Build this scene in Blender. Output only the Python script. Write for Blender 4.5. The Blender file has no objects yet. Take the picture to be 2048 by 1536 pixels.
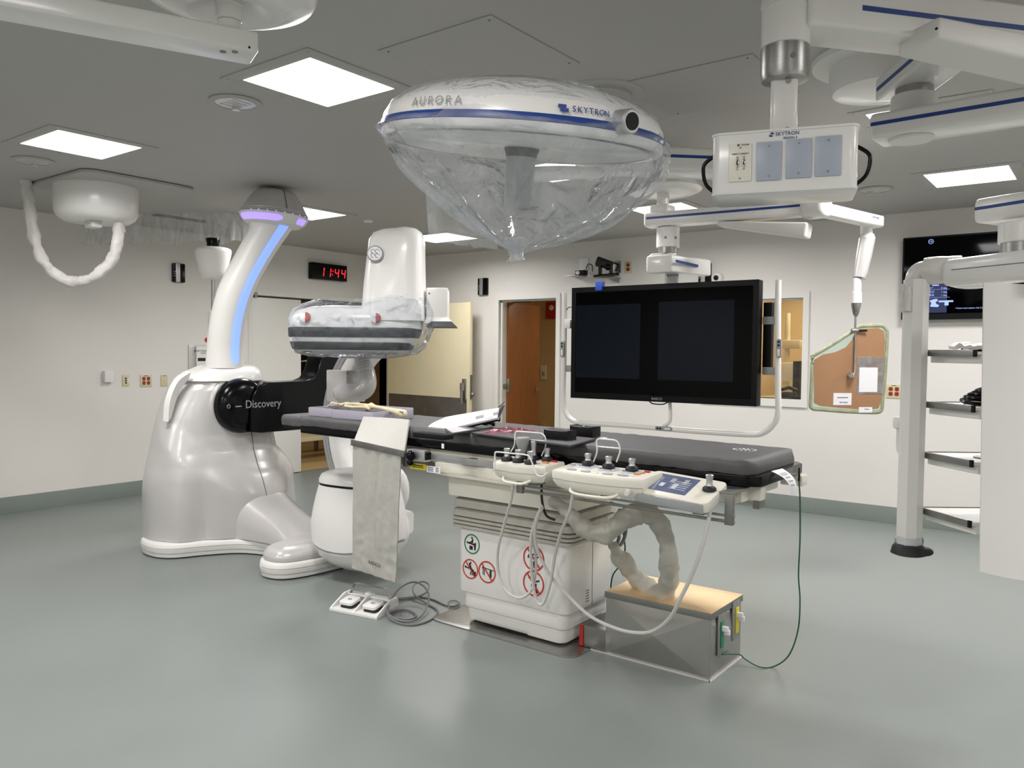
import bpy, bmesh, math, random
from mathutils import Vector as V, Matrix, Euler
from mathutils import noise as mnoise
random.seed(7)
sc = bpy.context.scene
COL = sc.collection
PI = math.pi
# ---------------------------------------------------------------- camera
F_PX, YAW, PITCH, ROLL, CAM_H = 1600.0, 37.21, 2.274, -0.519, 1.5
YB, XL, CZ = 7.714, -7.978, 2.752          # back wall plane, left wall plane, ceiling height
XR, YF = 2.6, -3.2                          # walls behind the viewer
_y, _t, _r = (math.radians(a) for a in (YAW, PITCH, ROLL))
FW = V((-math.sin(_y)*math.cos(_t), math.cos(_y)*math.cos(_t), -math.sin(_t)))
_R0 = V((math.cos(_y), math.sin(_y), 0)); _U0 = _R0.cross(FW)
RT = _R0*math.cos(_r) - _U0*math.sin(_r)
UP = _R0*math.sin(_r) + _U0*math.cos(_r)
CAM = V((0, 0, CAM_H))
cd = bpy.data.cameras.new('camera'); co = bpy.data.objects.new('camera', cd); COL.objects.link(co)
cd.sensor_width = 36; cd.sensor_fit = 'HORIZONTAL'; cd.lens = F_PX/2048*36; cd.clip_start = .05; cd.clip_end = 60
m = Matrix((RT, UP, -FW)).transposed().to_4x4(); m.translation = CAM
co.matrix_world = m; sc.camera = co
# ---------------------------------------------------------------- view, world, light
sc.view_settings.view_transform = 'Standard'; sc.view_settings.look = 'None'
sc.view_settings.gamma = 1; sc.view_settings.use_curve_mapping = False
sc.view_settings.exposure = -0.12
w = bpy.data.worlds.new('world'); sc.world = w; w.use_nodes = True
w.node_tree.nodes['Background'].inputs[0].default_value = (.5, .5, .5, 1)
w.node_tree.nodes['Background'].inputs[1].default_value = 0.05
PANEL_W = 31.0       # watts of every ceiling light panel
PANEL_SPREAD = 168
# aperture rectangles of the recessed ceiling panels (x0,x1,y0,y1)
PANELS = [(-3.27,-2.79,2.23,2.725), (-5.39,-4.88,2.11,2.60), (-6.22,-5.72,4.47,4.98), (-6.3,-5.68,6.32,6.82),
          (-3.43,-2.93,6.14,6.62), (-1.12,-.62,6.15,6.66), (-1.09,-.59,4.45,4.95), (-3.35,-2.85,4.38,4.88),
          (-1.09,-.59,-.2,.3), (-3.27,-2.77,-.2,.3), (-5.39,-4.88,-.2,.3), (-5.39,-4.88,-2.2,-1.7), (-3.27,-2.77,-2.2,-1.7),
          (-1.09,-.59,-2.2,-1.7), (1.1,1.6,2.23,2.73), (1.1,1.6,4.45,4.95), (1.1,1.6,-.2,.3), (1.1,1.6,6.15,6.65)]
def area(name, loc, sx, sy, watt, col=(1,1,1), rot=(0,0,0), spread=180):
    l = bpy.data.lights.new(name, 'AREA'); l.shape = 'RECTANGLE'; l.size = sx; l.size_y = sy
    l.energy = watt; l.color = col; l.spread = math.radians(spread)
    o = bpy.data.objects.new(name, l); COL.objects.link(o); o.location = loc; o.rotation_euler = rot
    return o
for p in PANELS:
    area('panel_lamp', ((p[0]+p[1])/2, (p[2]+p[3])/2, CZ-.012), p[1]-p[0]-.02, p[3]-p[2]-.02, PANEL_W, (1,.965,.955), spread=PANEL_SPREAD)
# warm lamps of the rooms beyond the openings
area('corridor_lamp', (-9.4, 6.6, 2.45), .6, 1.2, 15, (1,.80,.55))
area('passage_lamp', (-5.0, 9.1, 2.5), .6, .6, 14, (1,.84,.62))
area('control_room_lamp', (-2.6, 9.2, 2.5), .8, .8, 27, (1,.82,.56))
# ---------------------------------------------------------------- pixel helpers (frame 2048x1536)
def ray(u, v): return FW + RT*((u-1024)/F_PX) + UP*((768-v)/F_PX)
def on(u, v, axis, val):
    d = ray(u, v); i = 'xyz'.index(axis); return CAM + d*((val-CAM[i])/d[i])
def dp(u, v, d): return CAM + ray(u, v)*d
def depth(P): return (V(P)-CAM).dot(FW)
# ---------------------------------------------------------------- materials
def lin(c):
    if isinstance(c, str):
        c = [int(c[i:i+2],16)/255 for i in (0,2,4)]
    return tuple((x/12.92 if x <= .04045 else ((x+.055)/1.055)**2.4) for x in c)
def mat(name, col, rough=.5, metal=0, var=.04, scale=6, bump=0, bscale=60, coat=0, emit=None, estr=1, stretch=None, spec=.5, alpha=None, rvar=0.0, detail=3):
    m = bpy.data.materials.new(name); m.use_nodes = True; nt = m.node_tree; b = nt.nodes['Principled BSDF']
    c = lin(col) if isinstance(col, str) else col
    tc = nt.nodes.new('ShaderNodeTexCoord'); mp = nt.nodes.new('ShaderNodeMapping')
    nt.links.new(tc.outputs['Object'], mp.inputs[0])
    if stretch: mp.inputs['Scale'].default_value = stretch
    nz = nt.nodes.new('ShaderNodeTexNoise'); nz.inputs['Scale'].default_value = scale; nz.inputs['Detail'].default_value = detail
    nt.links.new(mp.outputs[0], nz.inputs['Vector'])
    rp = nt.nodes.new('ShaderNodeValToRGB')
    rp.color_ramp.elements[0].position = .3; rp.color_ramp.elements[1].position = .7
    rp.color_ramp.elements[0].color = (*[max(0, x*(1-var)) for x in c], 1)
    rp.color_ramp.elements[1].color = (*[min(1, x*(1+var)) for x in c], 1)
    nt.links.new(nz.outputs[0], rp.inputs[0]); nt.links.new(rp.outputs[0], b.inputs['Base Color'])
    b.inputs['Roughness'].default_value = rough; b.inputs['Metallic'].default_value = metal
    b.inputs['Specular IOR Level'].default_value = spec
    if rvar:
        mr = nt.nodes.new('ShaderNodeMapRange'); mr.inputs[3].default_value = rough-rvar; mr.inputs[4].default_value = rough+rvar
        nt.links.new(nz.outputs[0], mr.inputs[0]); nt.links.new(mr.outputs[0], b.inputs['Roughness'])
    if coat: b.inputs['Coat Weight'].default_value = coat; b.inputs['Coat Roughness'].default_value = .12
    if bump:
        bz = nt.nodes.new('ShaderNodeTexNoise'); bz.inputs['Scale'].default_value = bscale; bz.inputs['Detail'].default_value = 4
        nt.links.new(mp.outputs[0], bz.inputs['Vector'])
        bn = nt.nodes.new('ShaderNodeBump'); bn.inputs['Strength'].default_value = bump; bn.inputs['Distance'].default_value = .01
        nt.links.new(bz.outputs[0], bn.inputs['Height']); nt.links.new(bn.outputs[0], b.inputs['Normal'])
    if emit: b.inputs['Emission Color'].default_value = (*(lin(emit) if isinstance(emit, str) else emit), 1); b.inputs['Emission Strength'].default_value = estr
    if alpha is not None: b.inputs['Alpha'].default_value = alpha
    return m
def film(name, milk=.3, gloss=.25, tint=(.95,.97,1), wscale=14, wbump=.8, rough=.08, stretch=(1,1,1), thick=.5):
    """clear plastic sheet: see-through, partly milky, shiny and creased"""
    m = bpy.data.materials.new(name); m.use_nodes = True; nt = m.node_tree; nt.nodes.remove(nt.nodes['Principled BSDF'])
    out = nt.nodes['Material Output']
    tc = nt.nodes.new('ShaderNodeTexCoord'); mp = nt.nodes.new('ShaderNodeMapping'); nt.links.new(tc.outputs['Object'], mp.inputs[0]); mp.inputs['Scale'].default_value = stretch
    n1 = nt.nodes.new('ShaderNodeTexNoise'); n1.inputs['Scale'].default_value = wscale; n1.inputs['Detail'].default_value = 5; n1.inputs['Distortion'].default_value = 1.2
    nt.links.new(mp.outputs[0], n1.inputs['Vector'])
    n2 = nt.nodes.new('ShaderNodeTexVoronoi'); n2.inputs['Scale'].default_value = wscale*.8; nt.links.new(mp.outputs[0], n2.inputs['Vector'])
    ad = nt.nodes.new('ShaderNodeMath'); ad.operation = 'ADD'; nt.links.new(n1.outputs[0], ad.inputs[0]); nt.links.new(n2.outputs['Distance'], ad.inputs[1])
    bn = nt.nodes.new('ShaderNodeBump'); bn.inputs['Strength'].default_value = wbump; bn.inputs['Distance'].default_value = .03
    nt.links.new(ad.outputs[0], bn.inputs['Height'])
    tr = nt.nodes.new('ShaderNodeBsdfTransparent'); tr.inputs[0].default_value = (*tint, 1)
    gl = nt.nodes.new('ShaderNodeBsdfGlossy'); gl.inputs['Roughness'].default_value = rough; gl.inputs['Color'].default_value = (1,1,1,1)
    nt.links.new(bn.outputs[0], gl.inputs['Normal'])
    df = nt.nodes.new('ShaderNodeBsdfDiffuse'); df.inputs[0].default_value = (.86,.88,.9,1); nt.links.new(bn.outputs[0], df.inputs['Normal'])
    tl = nt.nodes.new('ShaderNodeBsdfTranslucent'); tl.inputs[0].default_value = (.86,.88,.9,1)
    md = nt.nodes.new('ShaderNodeMixShader'); md.inputs[0].default_value = .45; nt.links.new(df.outputs[0], md.inputs[1]); nt.links.new(tl.outputs[0], md.inputs[2])
    mr = nt.nodes.new('ShaderNodeMapRange'); mr.inputs[1].default_value = .35; mr.inputs[2].default_value = .7; mr.inputs[3].default_value = milk*.6; mr.inputs[4].default_value = min(1, milk*1.5)
    nt.links.new(n1.outputs[0], mr.inputs[0])
    m1 = nt.nodes.new('ShaderNodeMixShader'); nt.links.new(mr.outputs[0], m1.inputs[0]); nt.links.new(tr.outputs[0], m1.inputs[1]); nt.links.new(md.outputs[0], m1.inputs[2])
    lw = nt.nodes.new('ShaderNodeLayerWeight'); lw.inputs[0].default_value = gloss; nt.links.new(bn.outputs[0], lw.inputs['Normal'])
    m2 = nt.nodes.new('ShaderNodeMixShader'); nt.links.new(lw.outputs['Fresnel'], m2.inputs[0]); nt.links.new(m1.outputs[0], m2.inputs[1]); nt.links.new(gl.outputs[0], m2.inputs[2])
    nt.links.new(m2.outputs[0], out.inputs[0])
    return m
M = {}
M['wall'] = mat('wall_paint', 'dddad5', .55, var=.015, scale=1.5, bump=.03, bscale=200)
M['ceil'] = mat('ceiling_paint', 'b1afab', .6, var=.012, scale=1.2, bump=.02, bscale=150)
M['line'] = mat('panel_gap', '6b6b66', .7)
M['line2'] = mat('soft_gap', 'a3a29c', .7)
M['base'] = mat('cove_base', '7d8781', .45, var=.03)
M['trim'] = mat('white_trim', 'dddcd6', .4, var=.01)
M['warmwall'] = mat('ochre_wall_paint', 'd8c39a', .6, var=.02)
M['tanfloor'] = mat('tan_floor', 'c2a878', .35, var=.05)
M['wood'] = mat('honey_wood', '8f5a30', .4, var=.16, scale=5, stretch=(9,9,.6), coat=.15)
M['woodd'] = mat('dark_wood', '8b4f22', .45, var=.15, scale=5, stretch=(9,9,.6))
M['cream'] = mat('cream_laminate', 'd9cfae', .38, var=.02)
M['steel'] = mat('brushed_steel', 'a9a9a6', .32, 1, var=.06, scale=18, stretch=(1,1,12), bump=.05, bscale=120)
M['steeld'] = mat('dull_steel', '8c8b88', .42, .9, var=.08, scale=9, rvar=.08)
M['sheet'] = mat('mirror_sheet_steel', 'b2b0ac', .24, 1, var=.05, scale=7, rvar=.04)
M['chrome'] = mat('chrome', 'd2d2d0', .15, 1, var=.02)
M['white'] = mat('white_enamel', 'e9e8e5', .28, var=.012, scale=3, coat=.25)
M['white2'] = mat('white_moulding', 'e2e1dd', .42, var=.015, scale=3)
M['pearl'] = mat('pearl_grey_moulding', 'c6c4c2', .30, .12, var=.012, scale=2, coat=.3)
M['shaft'] = mat('grey_moulding', '9b9d9e', .45, var=.03)
M['black'] = mat('black_gloss', '040508', .2, var=.1, spec=.22)
M['blackm'] = mat('black_matt', '0b0b0d', .5, var=.12, spec=.25)
M['rubber'] = mat('dark_rubber', '242526', .55, var=.1, spec=.35)
M['navy'] = mat('navy_stripe', '1d3f86', .35, var=.04)
M['band'] = mat('charcoal_band', '3b3f43', .4, var=.06)
M['blueL'] = mat('blue_light_strip', '86a8ff', .4, emit='7f9dff', estr=1.05)
M['violetL'] = mat('violet_light_window', 'b8a0f0', .4, emit='ab93ee', estr=.95)
M['beige'] = mat('beige_plate', 'cfc6a0', .45, var=.03)
M['redp'] = mat('red_outlet', '8f2a20', .4, var=.06)
M['ivory'] = mat('ivory_moulding', 'e6e3d6', .38, var=.02, coat=.1)
M['red'] = mat('red_plastic', 'b5251c', .4, var=.05)
M['pale'] = mat('pale_grey_fabric', 'b3b2aa', .42, var=.015, scale=9, bump=.2, bscale=22)
M['pad'] = mat('dark_grey_vinyl', '545455', .6, var=.06, scale=7, bump=.25, bscale=14)
M['padseat'] = M['pad']
M['emit'] = mat('lit_diffuser', 'ffffff', .5, emit=(1,.985,.96), estr=3.0)
M['ink'] = mat('dark_ink', '1a1a1c', .5)
M['paper'] = mat('paper', 'ecebef', .6, var=.01)
M['lilac'] = mat('pale_foam_board', 'a9a5b2', .6, var=.02)
M['bone'] = mat('ivory_bone', 'd9cfae', .5, var=.08, scale=25, bump=.2, bscale=60)
M['signg'] = mat('green_sign_ink', '1f7a4c', .5)
M['signr'] = mat('red_sign_ink', 'bb3a30', .5)
M['green'] = mat('green_cable', '1c5a3e', .45)
M['greenp'] = mat('green_plate', '2c7d58', .45)
M['yellow'] = mat('yellow_plate', 'd8c92c', .45)
M['cable'] = mat('grey_cable', '6f7173', .45)
M['wcable'] = mat('pale_grey_cable', 'cfceca', .4)
M['sheath'] = mat('grey_fabric_sheath', 'b3b0a7', .55, var=.05, scale=12, bump=.5, bscale=30)
M['wrapw'] = mat('white_wrap', 'd9d6d2', .5, var=.03, bump=.6, bscale=24)
M['warmrefl'] = mat('steel_top_warm_reflection', 'ffe3bb', .46, 1, var=.05, scale=8, rvar=.05)  # steel lid of the step box, a warm reflection painted into its base colour
# ---------------------------------------------------------------- mesh library
def T(x=0, y=0, z=0): return Matrix.Translation((x, y, z))
def RX(a): return Matrix.Rotation(math.radians(a), 4, 'X')
def RY(a): return Matrix.Rotation(math.radians(a), 4, 'Y')
def RZ(a): return Matrix.Rotation(math.radians(a), 4, 'Z')
def frame(o, zdir, xhint=(1,0,0)):
    z = V(zdir).normalized(); x = V(xhint); x = x - z*x.dot(z)
    if x.length < 1e-5: x = V((0,1,0)) - z*z.y
    x.normalize(); y = z.cross(x); m = Matrix((x, y, z)).transposed().to_4x4(); m.translation = V(o); return m
def cr(pts, n=8, closed=False):
    """Catmull-Rom through points"""
    P = [V(p) for p in pts]; N = len(P); out = []
    for i in range(N if closed else N-1):
        p0 = P[(i-1) % N] if closed or i > 0 else P[0]*2-P[1]
        p1 = P[i]; p2 = P[(i+1) % N]
        p3 = P[(i+2) % N] if closed or i+2 < N else P[-1]*2-P[-2]
        for k in range(n):
            t = k/n
            out.append(.5*((2*p1)+(p2-p0)*t+(2*p0-5*p1+4*p2-p3)*t*t+(3*p1-p0-3*p2+p3)*t**3))
    if not closed: out.append(P[-1])
    return out
def rrect(w, h, r, n=5):
    out = []
    for cx, cy, a0 in ((w/2-r, h/2-r, 0), (-w/2+r, h/2-r, 90), (-w/2+r, -h/2+r, 180), (w/2-r, -h/2+r, 270)):
        for k in range(n+1):
            a = math.radians(a0+90*k/n); out.append((cx+r*math.cos(a), cy+r*math.sin(a)))
    return out
def circ(r, n=32, ry=None, cx=0, cy=0): return [(cx+r*math.cos(2*PI*k/n), cy+(ry or r)*math.sin(2*PI*k/n)) for k in range(n)]
def inset2(poly, d):
    n = len(poly); A = sum(poly[i][0]*poly[(i+1)%n][1]-poly[(i+1)%n][0]*poly[i][1] for i in range(n)); s = 1 if A > 0 else -1; out = []
    for i in range(n):
        a = V(poly[i-1]).to_2d(); b = V(poly[i]).to_2d(); c = V(poly[(i+1)%n]).to_2d()
        e1 = (b-a).normalized(); e2 = (c-b).normalized(); n1 = V((-e1.y, e1.x)); n2 = V((-e2.y, e2.x)); q = n1+n2
        if q.length < 1e-6: q = n1
        q = q/max(.3, q.length_squared)*2/1
        out.append((b.x+q.x*d*s, b.y+q.y*d*s))
    return out
class MB:
    def __init__(s, M=None): s.bm = bmesh.new(); s.M = M or Matrix.Identity(4)
    def _merge(s, tb, T_=None):
        m = s.M @ T_ if T_ else s.M
        bmesh.ops.transform(tb, matrix=m, verts=tb.verts)
        if m.determinant() < 0: bmesh.ops.reverse_faces(tb, faces=tb.faces)
        me = bpy.data.meshes.new('t'); tb.to_mesh(me); tb.free(); s.bm.from_mesh(me); bpy.data.meshes.remove(me); return s
    def box(s, c, size, bev=0, T_=None, seg=2):
        tb = bmesh.new(); bmesh.ops.create_cube(tb, size=1)
        bmesh.ops.scale(tb, vec=size, verts=tb.verts); bmesh.ops.translate(tb, vec=c, verts=tb.verts)
        if bev: bmesh.ops.bevel(tb, geom=list(tb.edges), offset=min(bev, min(size)*.45), segments=seg, profile=.6, affect='EDGES')
        return s._merge(tb, T_)
    def bb(s, x0, x1, y0, y1, z0, z1, bev=0, T_=None): return s.box(((x0+x1)/2,(y0+y1)/2,(z0+z1)/2), (abs(x1-x0),abs(y1-y0),abs(z1-z0)), bev, T_)
    def prism(s, poly, z0, z1, bev=0, T_=None, seg=2):
        tb = bmesh.new(); a = [tb.verts.new((p[0],p[1],z0)) for p in poly]; b = [tb.verts.new((p[0],p[1],z1)) for p in poly]
        n = len(poly); f0 = tb.faces.new(a[::-1]); f1 = tb.faces.new(b)
        for i in range(n): tb.faces.new((a[i],a[(i+1)%n],b[(i+1)%n],b[i]))
        bmesh.ops.recalc_face_normals(tb, faces=tb.faces)
        if bev:
            es = [e for e in tb.edges if abs(e.verts[0].co.z-e.verts[1].co.z) < 1e-6]
            bmesh.ops.bevel(tb, geom=es, offset=bev, segments=seg, profile=.6, affect='EDGES')
        return s._merge(tb, T_)
    def loft(s, rings, cap0=True, cap1=True, closed=True, T_=None):
        tb = bmesh.new(); R_ = [[tb.verts.new(p) for p in r] for r in rings]; n = len(rings[0])
        for i in range(len(R_)-1):
            for k in range(n if closed else n-1):
                q = (R_[i][k], R_[i][(k+1)%n], R_[i+1][(k+1)%n], R_[i+1][k])
                try: tb.faces.new(q)
                except Exception: pass
        if closed:
            if cap0: tb.faces.new(R_[0][::-1])
            if cap1: tb.faces.new(R_[-1])
            bmesh.ops.remove_doubles(tb, verts=tb.verts, dist=1e-6)
            bmesh.ops.recalc_face_normals(tb, faces=tb.faces)
        return s._merge(tb, T_)
    def lathe(s, prof, T_=None, seg=32):
        """profile (r,z) revolved about local z"""
        rings = [[(max(r,1e-5)*math.cos(2*PI*k/seg), max(r,1e-5)*math.sin(2*PI*k/seg), z) for k in range(seg)] for r, z in prof]
        return s.loft(rings, True, True, True, T_)
    def cyl(s, p0, p1, r0, r1=None, seg=20, bev=0):
        r1 = r0 if r1 is None else r1; d = V(p1)-V(p0); L = d.length
        if bev: prof = [(r0-bev,0),(r0,bev),(r1,L-bev),(r1-bev,L)]
        else: prof = [(r0,0),(r1,L)]
        return s.lathe(prof, frame(p0, d), seg)
    def tube(s, pts, r, seg=10, closed=False, sq=None):
        P = [V(p) for p in pts]; N = len(P); rr = r if isinstance(r, (list,tuple)) else [r]*N
        t0 = (P[1]-P[0]).normalized(); x = V((0,0,1)).cross(t0)
        if x.length < .05: x = V((1,0,0)).cross(t0)
        x.normalize(); rings = []
        for i in range(N):
            if closed: t = (P[(i+1)%N]-P[i-1]).normalized()
            else: t = (P[min(i+1,N-1)]-P[max(i-1,0)]).normalized()
            x = (x - t*x.dot(t)).normalized(); y = t.cross(x)
            a = rr[i]; b = a if sq is None else a*sq
            rings.append([P[i]+x*(a*math.cos(2*PI*k/seg))+y*(b*math.sin(2*PI*k/seg)) for k in range(seg)])
        if closed: rings.append(rings[0])
        return s.loft(rings, not closed, not closed, True)
    def ball(s, c, r, sc=(1,1,1), seg=20, T_=None):
        n = seg//2; rings = []
        for i in range(n+1):
            a = -PI/2+PI*i/n; rr = max(1e-5, r*math.cos(a))
            rings.append([(c[0]+rr*sc[0]*math.cos(2*PI*k/seg), c[1]+rr*sc[1]*math.sin(2*PI*k/seg), c[2]+r*sc[2]*math.sin(a)) for k in range(seg)])
        return s.loft(rings, True, True, True, T_)
    def grid(s, fn, nu, nv, thick=0, T_=None):
        tb = bmesh.new(); g = [[tb.verts.new(fn(i/nu, j/nv)) for j in range(nv+1)] for i in range(nu+1)]
        for i in range(nu):
            for j in range(nv): tb.faces.new((g[i][j], g[i+1][j], g[i+1][j+1], g[i][j+1]))
        if thick:
            tb.normal_update(); h = [[tb.verts.new(g[i][j].co-g[i][j].normal*thick) for j in range(nv+1)] for i in range(nu+1)]
            for i in range(nu):
                for j in range(nv): tb.faces.new((h[i][j], h[i][j+1], h[i+1][j+1], h[i+1][j]))
            for i in range(nu):
                tb.faces.new((g[i][0], h[i][0], h[i+1][0], g[i+1][0])); tb.faces.new((g[i+1][nv], h[i+1][nv], h[i][nv], g[i][nv]))
            for j in range(nv):
                tb.faces.new((g[0][j+1], h[0][j+1], h[0][j], g[0][j])); tb.faces.new((g[nu][j], h[nu][j], h[nu][j+1], g[nu][j+1]))
            bmesh.ops.recalc_face_normals(tb, faces=tb.faces)
        return s._merge(tb, T_)
    def build(s, name, mat, parent=None, sharp=38):
        me = bpy.data.meshes.new(name); bm = s.bm; bm.normal_update(); ca = math.radians(sharp)
        for f in bm.faces: f.smooth = True
        for e in bm.edges:
            if len(e.link_faces) == 2 and e.calc_face_angle(0) > ca: e.smooth = False
        bm.to_mesh(me); bm.free(); me.materials.append(M[mat] if isinstance(mat, str) else mat)
        o = bpy.data.objects.new(name, me); COL.objects.link(o)
        if parent is None:          # origin at the mesh's centre-bottom
            vs = me.vertices
            if len(vs):
                xs = [v.co.x for v in vs]; ys = [v.co.y for v in vs]; zs = [v.co.z for v in vs]
                c = V(((min(xs)+max(xs))/2, (min(ys)+max(ys))/2, min(zs)))
                me.transform(Matrix.Translation(-c)); o.location = c
        else: attach(o, parent)
        return o
WORLD = {}
def wm(o):
    m = o.matrix_basis.copy()
    if o.parent: m = wm(o.parent) @ o.matrix_parent_inverse @ m
    return m
def attach(o, parent): o.parent = parent; o.matrix_parent_inverse = wm(parent).inverted()
def thing(name, label, cat, loc, group=None):
    o = bpy.data.objects.new(name, None); COL.objects.link(o); o.location = loc; o.empty_display_size = .05
    o['label'] = label; o['category'] = cat
    if group: o['group'] = group
    return o
def tag(o, label, cat, group=None):
    o['label'] = label; o['category'] = cat
    if group: o['group'] = group
    return o
def struct(o): o['kind'] = 'structure'; return o
def lab(o, l): o['label'] = l; return o
def copy_tree(o, parent=None):
    c = o.copy(); COL.objects.link(c)
    if parent: c.parent = parent
    for ch in o.children: copy_tree(ch, c)
    return c
def text(name, body, size, mtx, mat_, parent, ext=.0006, shear=0, sx=1):
    cu = bpy.data.curves.new(name, 'FONT'); cu.body = body; cu.size = size; cu.extrude = ext; cu.align_x = 'CENTER'; cu.align_y = 'CENTER'; cu.shear = shear
    cu.resolution_u = 3
    o = bpy.data.objects.new('tmp', cu); COL.objects.link(o)
    dg = bpy.context.evaluated_depsgraph_get(); me = bpy.data.meshes.new_from_object(o.evaluated_get(dg))
    bpy.data.objects.remove(o); me.name = name
    me.transform(mtx @ Matrix.Diagonal((sx,1,1,1))); me.materials.clear(); me.materials.append(M[mat_] if isinstance(mat_, str) else mat_)
    o = bpy.data.objects.new(name, me); COL.objects.link(o)
    if parent: attach(o, parent)
    return o
def face_x(x, y, z): # text frame on a surface whose normal is +X (reads along +Y)
    return Matrix(((0,0,1,x),(1,0,0,y),(0,1,0,z),(0,0,0,1)))
def face_my(x, y, z): # on a surface whose normal is -Y (reads along +X)
    return Matrix(((1,0,0,x),(0,0,-1,y),(0,1,0,z),(0,0,0,1)))
def facing(P, right, up):
    r = V(right).normalized(); u = V(up); u = (u-r*u.dot(r)).normalized(); n = r.cross(u)
    m = Matrix((r, u, n)).transposed().to_4x4(); m.translation = V(P); return m
def crumple(o, amp, scale, seed=0):
    for v in o.data.vertices:
        n = mnoise.noise_vector(v.co*scale+V((seed,seed*2,seed*3))); v.co += n*amp
# ================================================================ the room
def S(mb, name, mt): return struct(mb.build(name, mt))
M['floor'] = mat('sheet_vinyl', '7e8582', .36, var=.04, scale=1.3, rvar=.07, detail=6, bump=.03, bscale=90)
S(MB().bb(XL-.1, XR+.1, YF-.1, YB+.1, -.1, 0), 'floor', 'floor')
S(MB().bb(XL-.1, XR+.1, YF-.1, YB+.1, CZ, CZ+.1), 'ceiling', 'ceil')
# left wall with the wide doorway y 5.58..7.67
LY0, LY1, LZ = 5.54, 7.67, 2.135
b = MB().bb(XL-.14, XL, YF-.1, LY0, 0, CZ).bb(XL-.14, XL, LY0, LY1, LZ, CZ).bb(XL-.14, XL, LY1, YB+.14, 0, CZ)
S(b, 'wall_left', 'wall')
# back wall: doorway x -6.05..-5.22, window x -3.2..-2.41
DX0, DX1, DZ = -6.06, -5.215, 2.132
WX0, WX1, WZ0, WZ1 = -3.35, -2.40, 1.075, 2.04
b = MB().bb(XL-.14, DX0, YB, YB+.14, 0, CZ).bb(DX0, DX1, YB, YB+.14, DZ, CZ).bb(DX1, WX0, YB, YB+.14, 0, CZ)
b.bb(WX0, WX1, YB, YB+.14, 0, WZ0).bb(WX0, WX1, YB, YB+.14, WZ1, CZ).bb(WX1, XR+.1, YB, YB+.14, 0, CZ)
S(b, 'wall_back', 'wall')
S(MB().bb(XR, XR+.1, YF, YB, 0, CZ), 'wall_right', 'wall')
S(MB().bb(XL, XR, YF-.1, YF, 0, CZ), 'wall_front', 'wall')
# cove baseboards
def basep(mb, x0, x1, y0, y1):
    mb.bb(x0, x1, y0, y1, 0, .15, .003)
S(MB().bb(XL, XL+.008, YF, LY0-.05, 0, .15, .002), 'baseboard_left', 'base')
S(MB().bb(DX1+.05, XR, YB-.008, YB, 0, .15, .002).bb(-6.3, DX0-.06, YB-.008, YB, 0, .15, .002), 'baseboard_back', 'base')
# frame of the left doorway: flush steel with a header channel
b = MB().bb(XL-.14, XL+.006, LY0-.05, LY0, 0, LZ).bb(XL-.14, XL+.006, LY0-.05, LY1+.03, LZ, LZ+.05).bb(XL-.14, XL+.006, LY1, LY1+.03, 0, LZ)
b.bb(XL-.1, XL-.02, LY0, LY1, LZ-.01, LZ)
S(b, 'trim_1', 'trim')
S(MB().bb(XL-.14, XL-.01, LY0, LY1, LZ-.018, LZ-.008), 'trim_2', 'blackm')
# the closed narrow leaf
d1 = struct(MB().bb(XL-.055, XL-.008, LY0+.006, 6.24, .01, LZ-.022, .003).build('door_1', M['trim']))
h = MB().cyl((XL+.0, LY0+.05, LZ-.03), (XL+.0, LY0+.05, LZ+.03), .022, seg=12).build('hinge', 'steeld', d1)
# the wide leaf swung back against the back wall
LT = on(943, 600, 'y', 7.47)
dl = V((XL+.06, 7.655, 0)); de = V((LT.x, 7.47, 0)); dv = (de-dl).normalized(); L = (de-dl).length
Md = facing((0,0,0), dv, (0,0,1)); Md.translation = V((dl.x, dl.y, 0))
d2 = struct(MB(Md).bb(0, L, .012, LZ-.03, -.022, .022, .003).build('door_2', M['cream']))
MB(Md).bb(.03, L-.05, .02, .93, .022, .0245).build('kick_plate', 'steeld', d2)
b = MB(Md).bb(L-.125, L-.055, .9, 1.17, .022, .034, .006); b.build('lock_plate', 'steel', d2)
b = MB(Md).bb(L-.12, L-.07, 1.02, 1.12, .034, .075, .01).bb(L-.115, L-.085, .86, 1.04, .05, .075, .008); b.build('paddle_handle', 'steel', d2)
b = MB(Md).bb(L-.001, L+.012, .92, 1.22, -.016, .016, .003).ball((L+.02, .98, -.01), .03); b.build('latch_edge', 'steeld', d2)
# back doorway: steel frame, wood leaf opened into the passage
b = MB()
for x0, x1, z0, z1 in ((DX0-.055, DX0, 0, DZ), (DX1, DX1+.055, 0, DZ), (DX0-.055, DX1+.055, DZ, DZ+.055)):
    b.bb(x0, x1, YB-.02, YB+.15, z0, z1)
b.bb(DX0, DX0+.02, YB+.03, YB+.06, 0, DZ, .002).bb(DX0, DX1, YB+.03, YB+.06, DZ-.02, DZ)
S(b, 'trim_3', 'trim')
hp = on(1017, 780, 'y', YB+.16); ep = on(1078, 780, 'y', YB+.16+.80)
dv = V((ep.x-hp.x, ep.y-hp.y, 0)); L = dv.length; dv.normalize()
Md = facing((hp.x, hp.y, 0), dv, (0,0,1))
d3 = struct(MB(Md).bb(0, L, .01, DZ-.02, -.045, 0, .002).build('door_3', M['wood']))
MB(Md).bb(-.006, 0, .0101, DZ-.021, -.044, -.001).build('edge_band', 'woodd', d3)
b = MB(Md).bb(L-.11, L-.06, .98, 1.04, 0, .012, .004).cyl((L-.085, 1.01, 0), (L-.085, 1.01, .06), .011).cyl((L-.085, 1.01, .055), (L-.19, 1.01, .055), .01)
b.cyl((L-.085, 1.01, -.045), (L-.085, 1.01, -.11), .011).cyl((L-.085, 1.01, -.105), (L+.03, 1.01, -.105), .01); b.build('door_handle', 'steel', d3)
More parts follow.
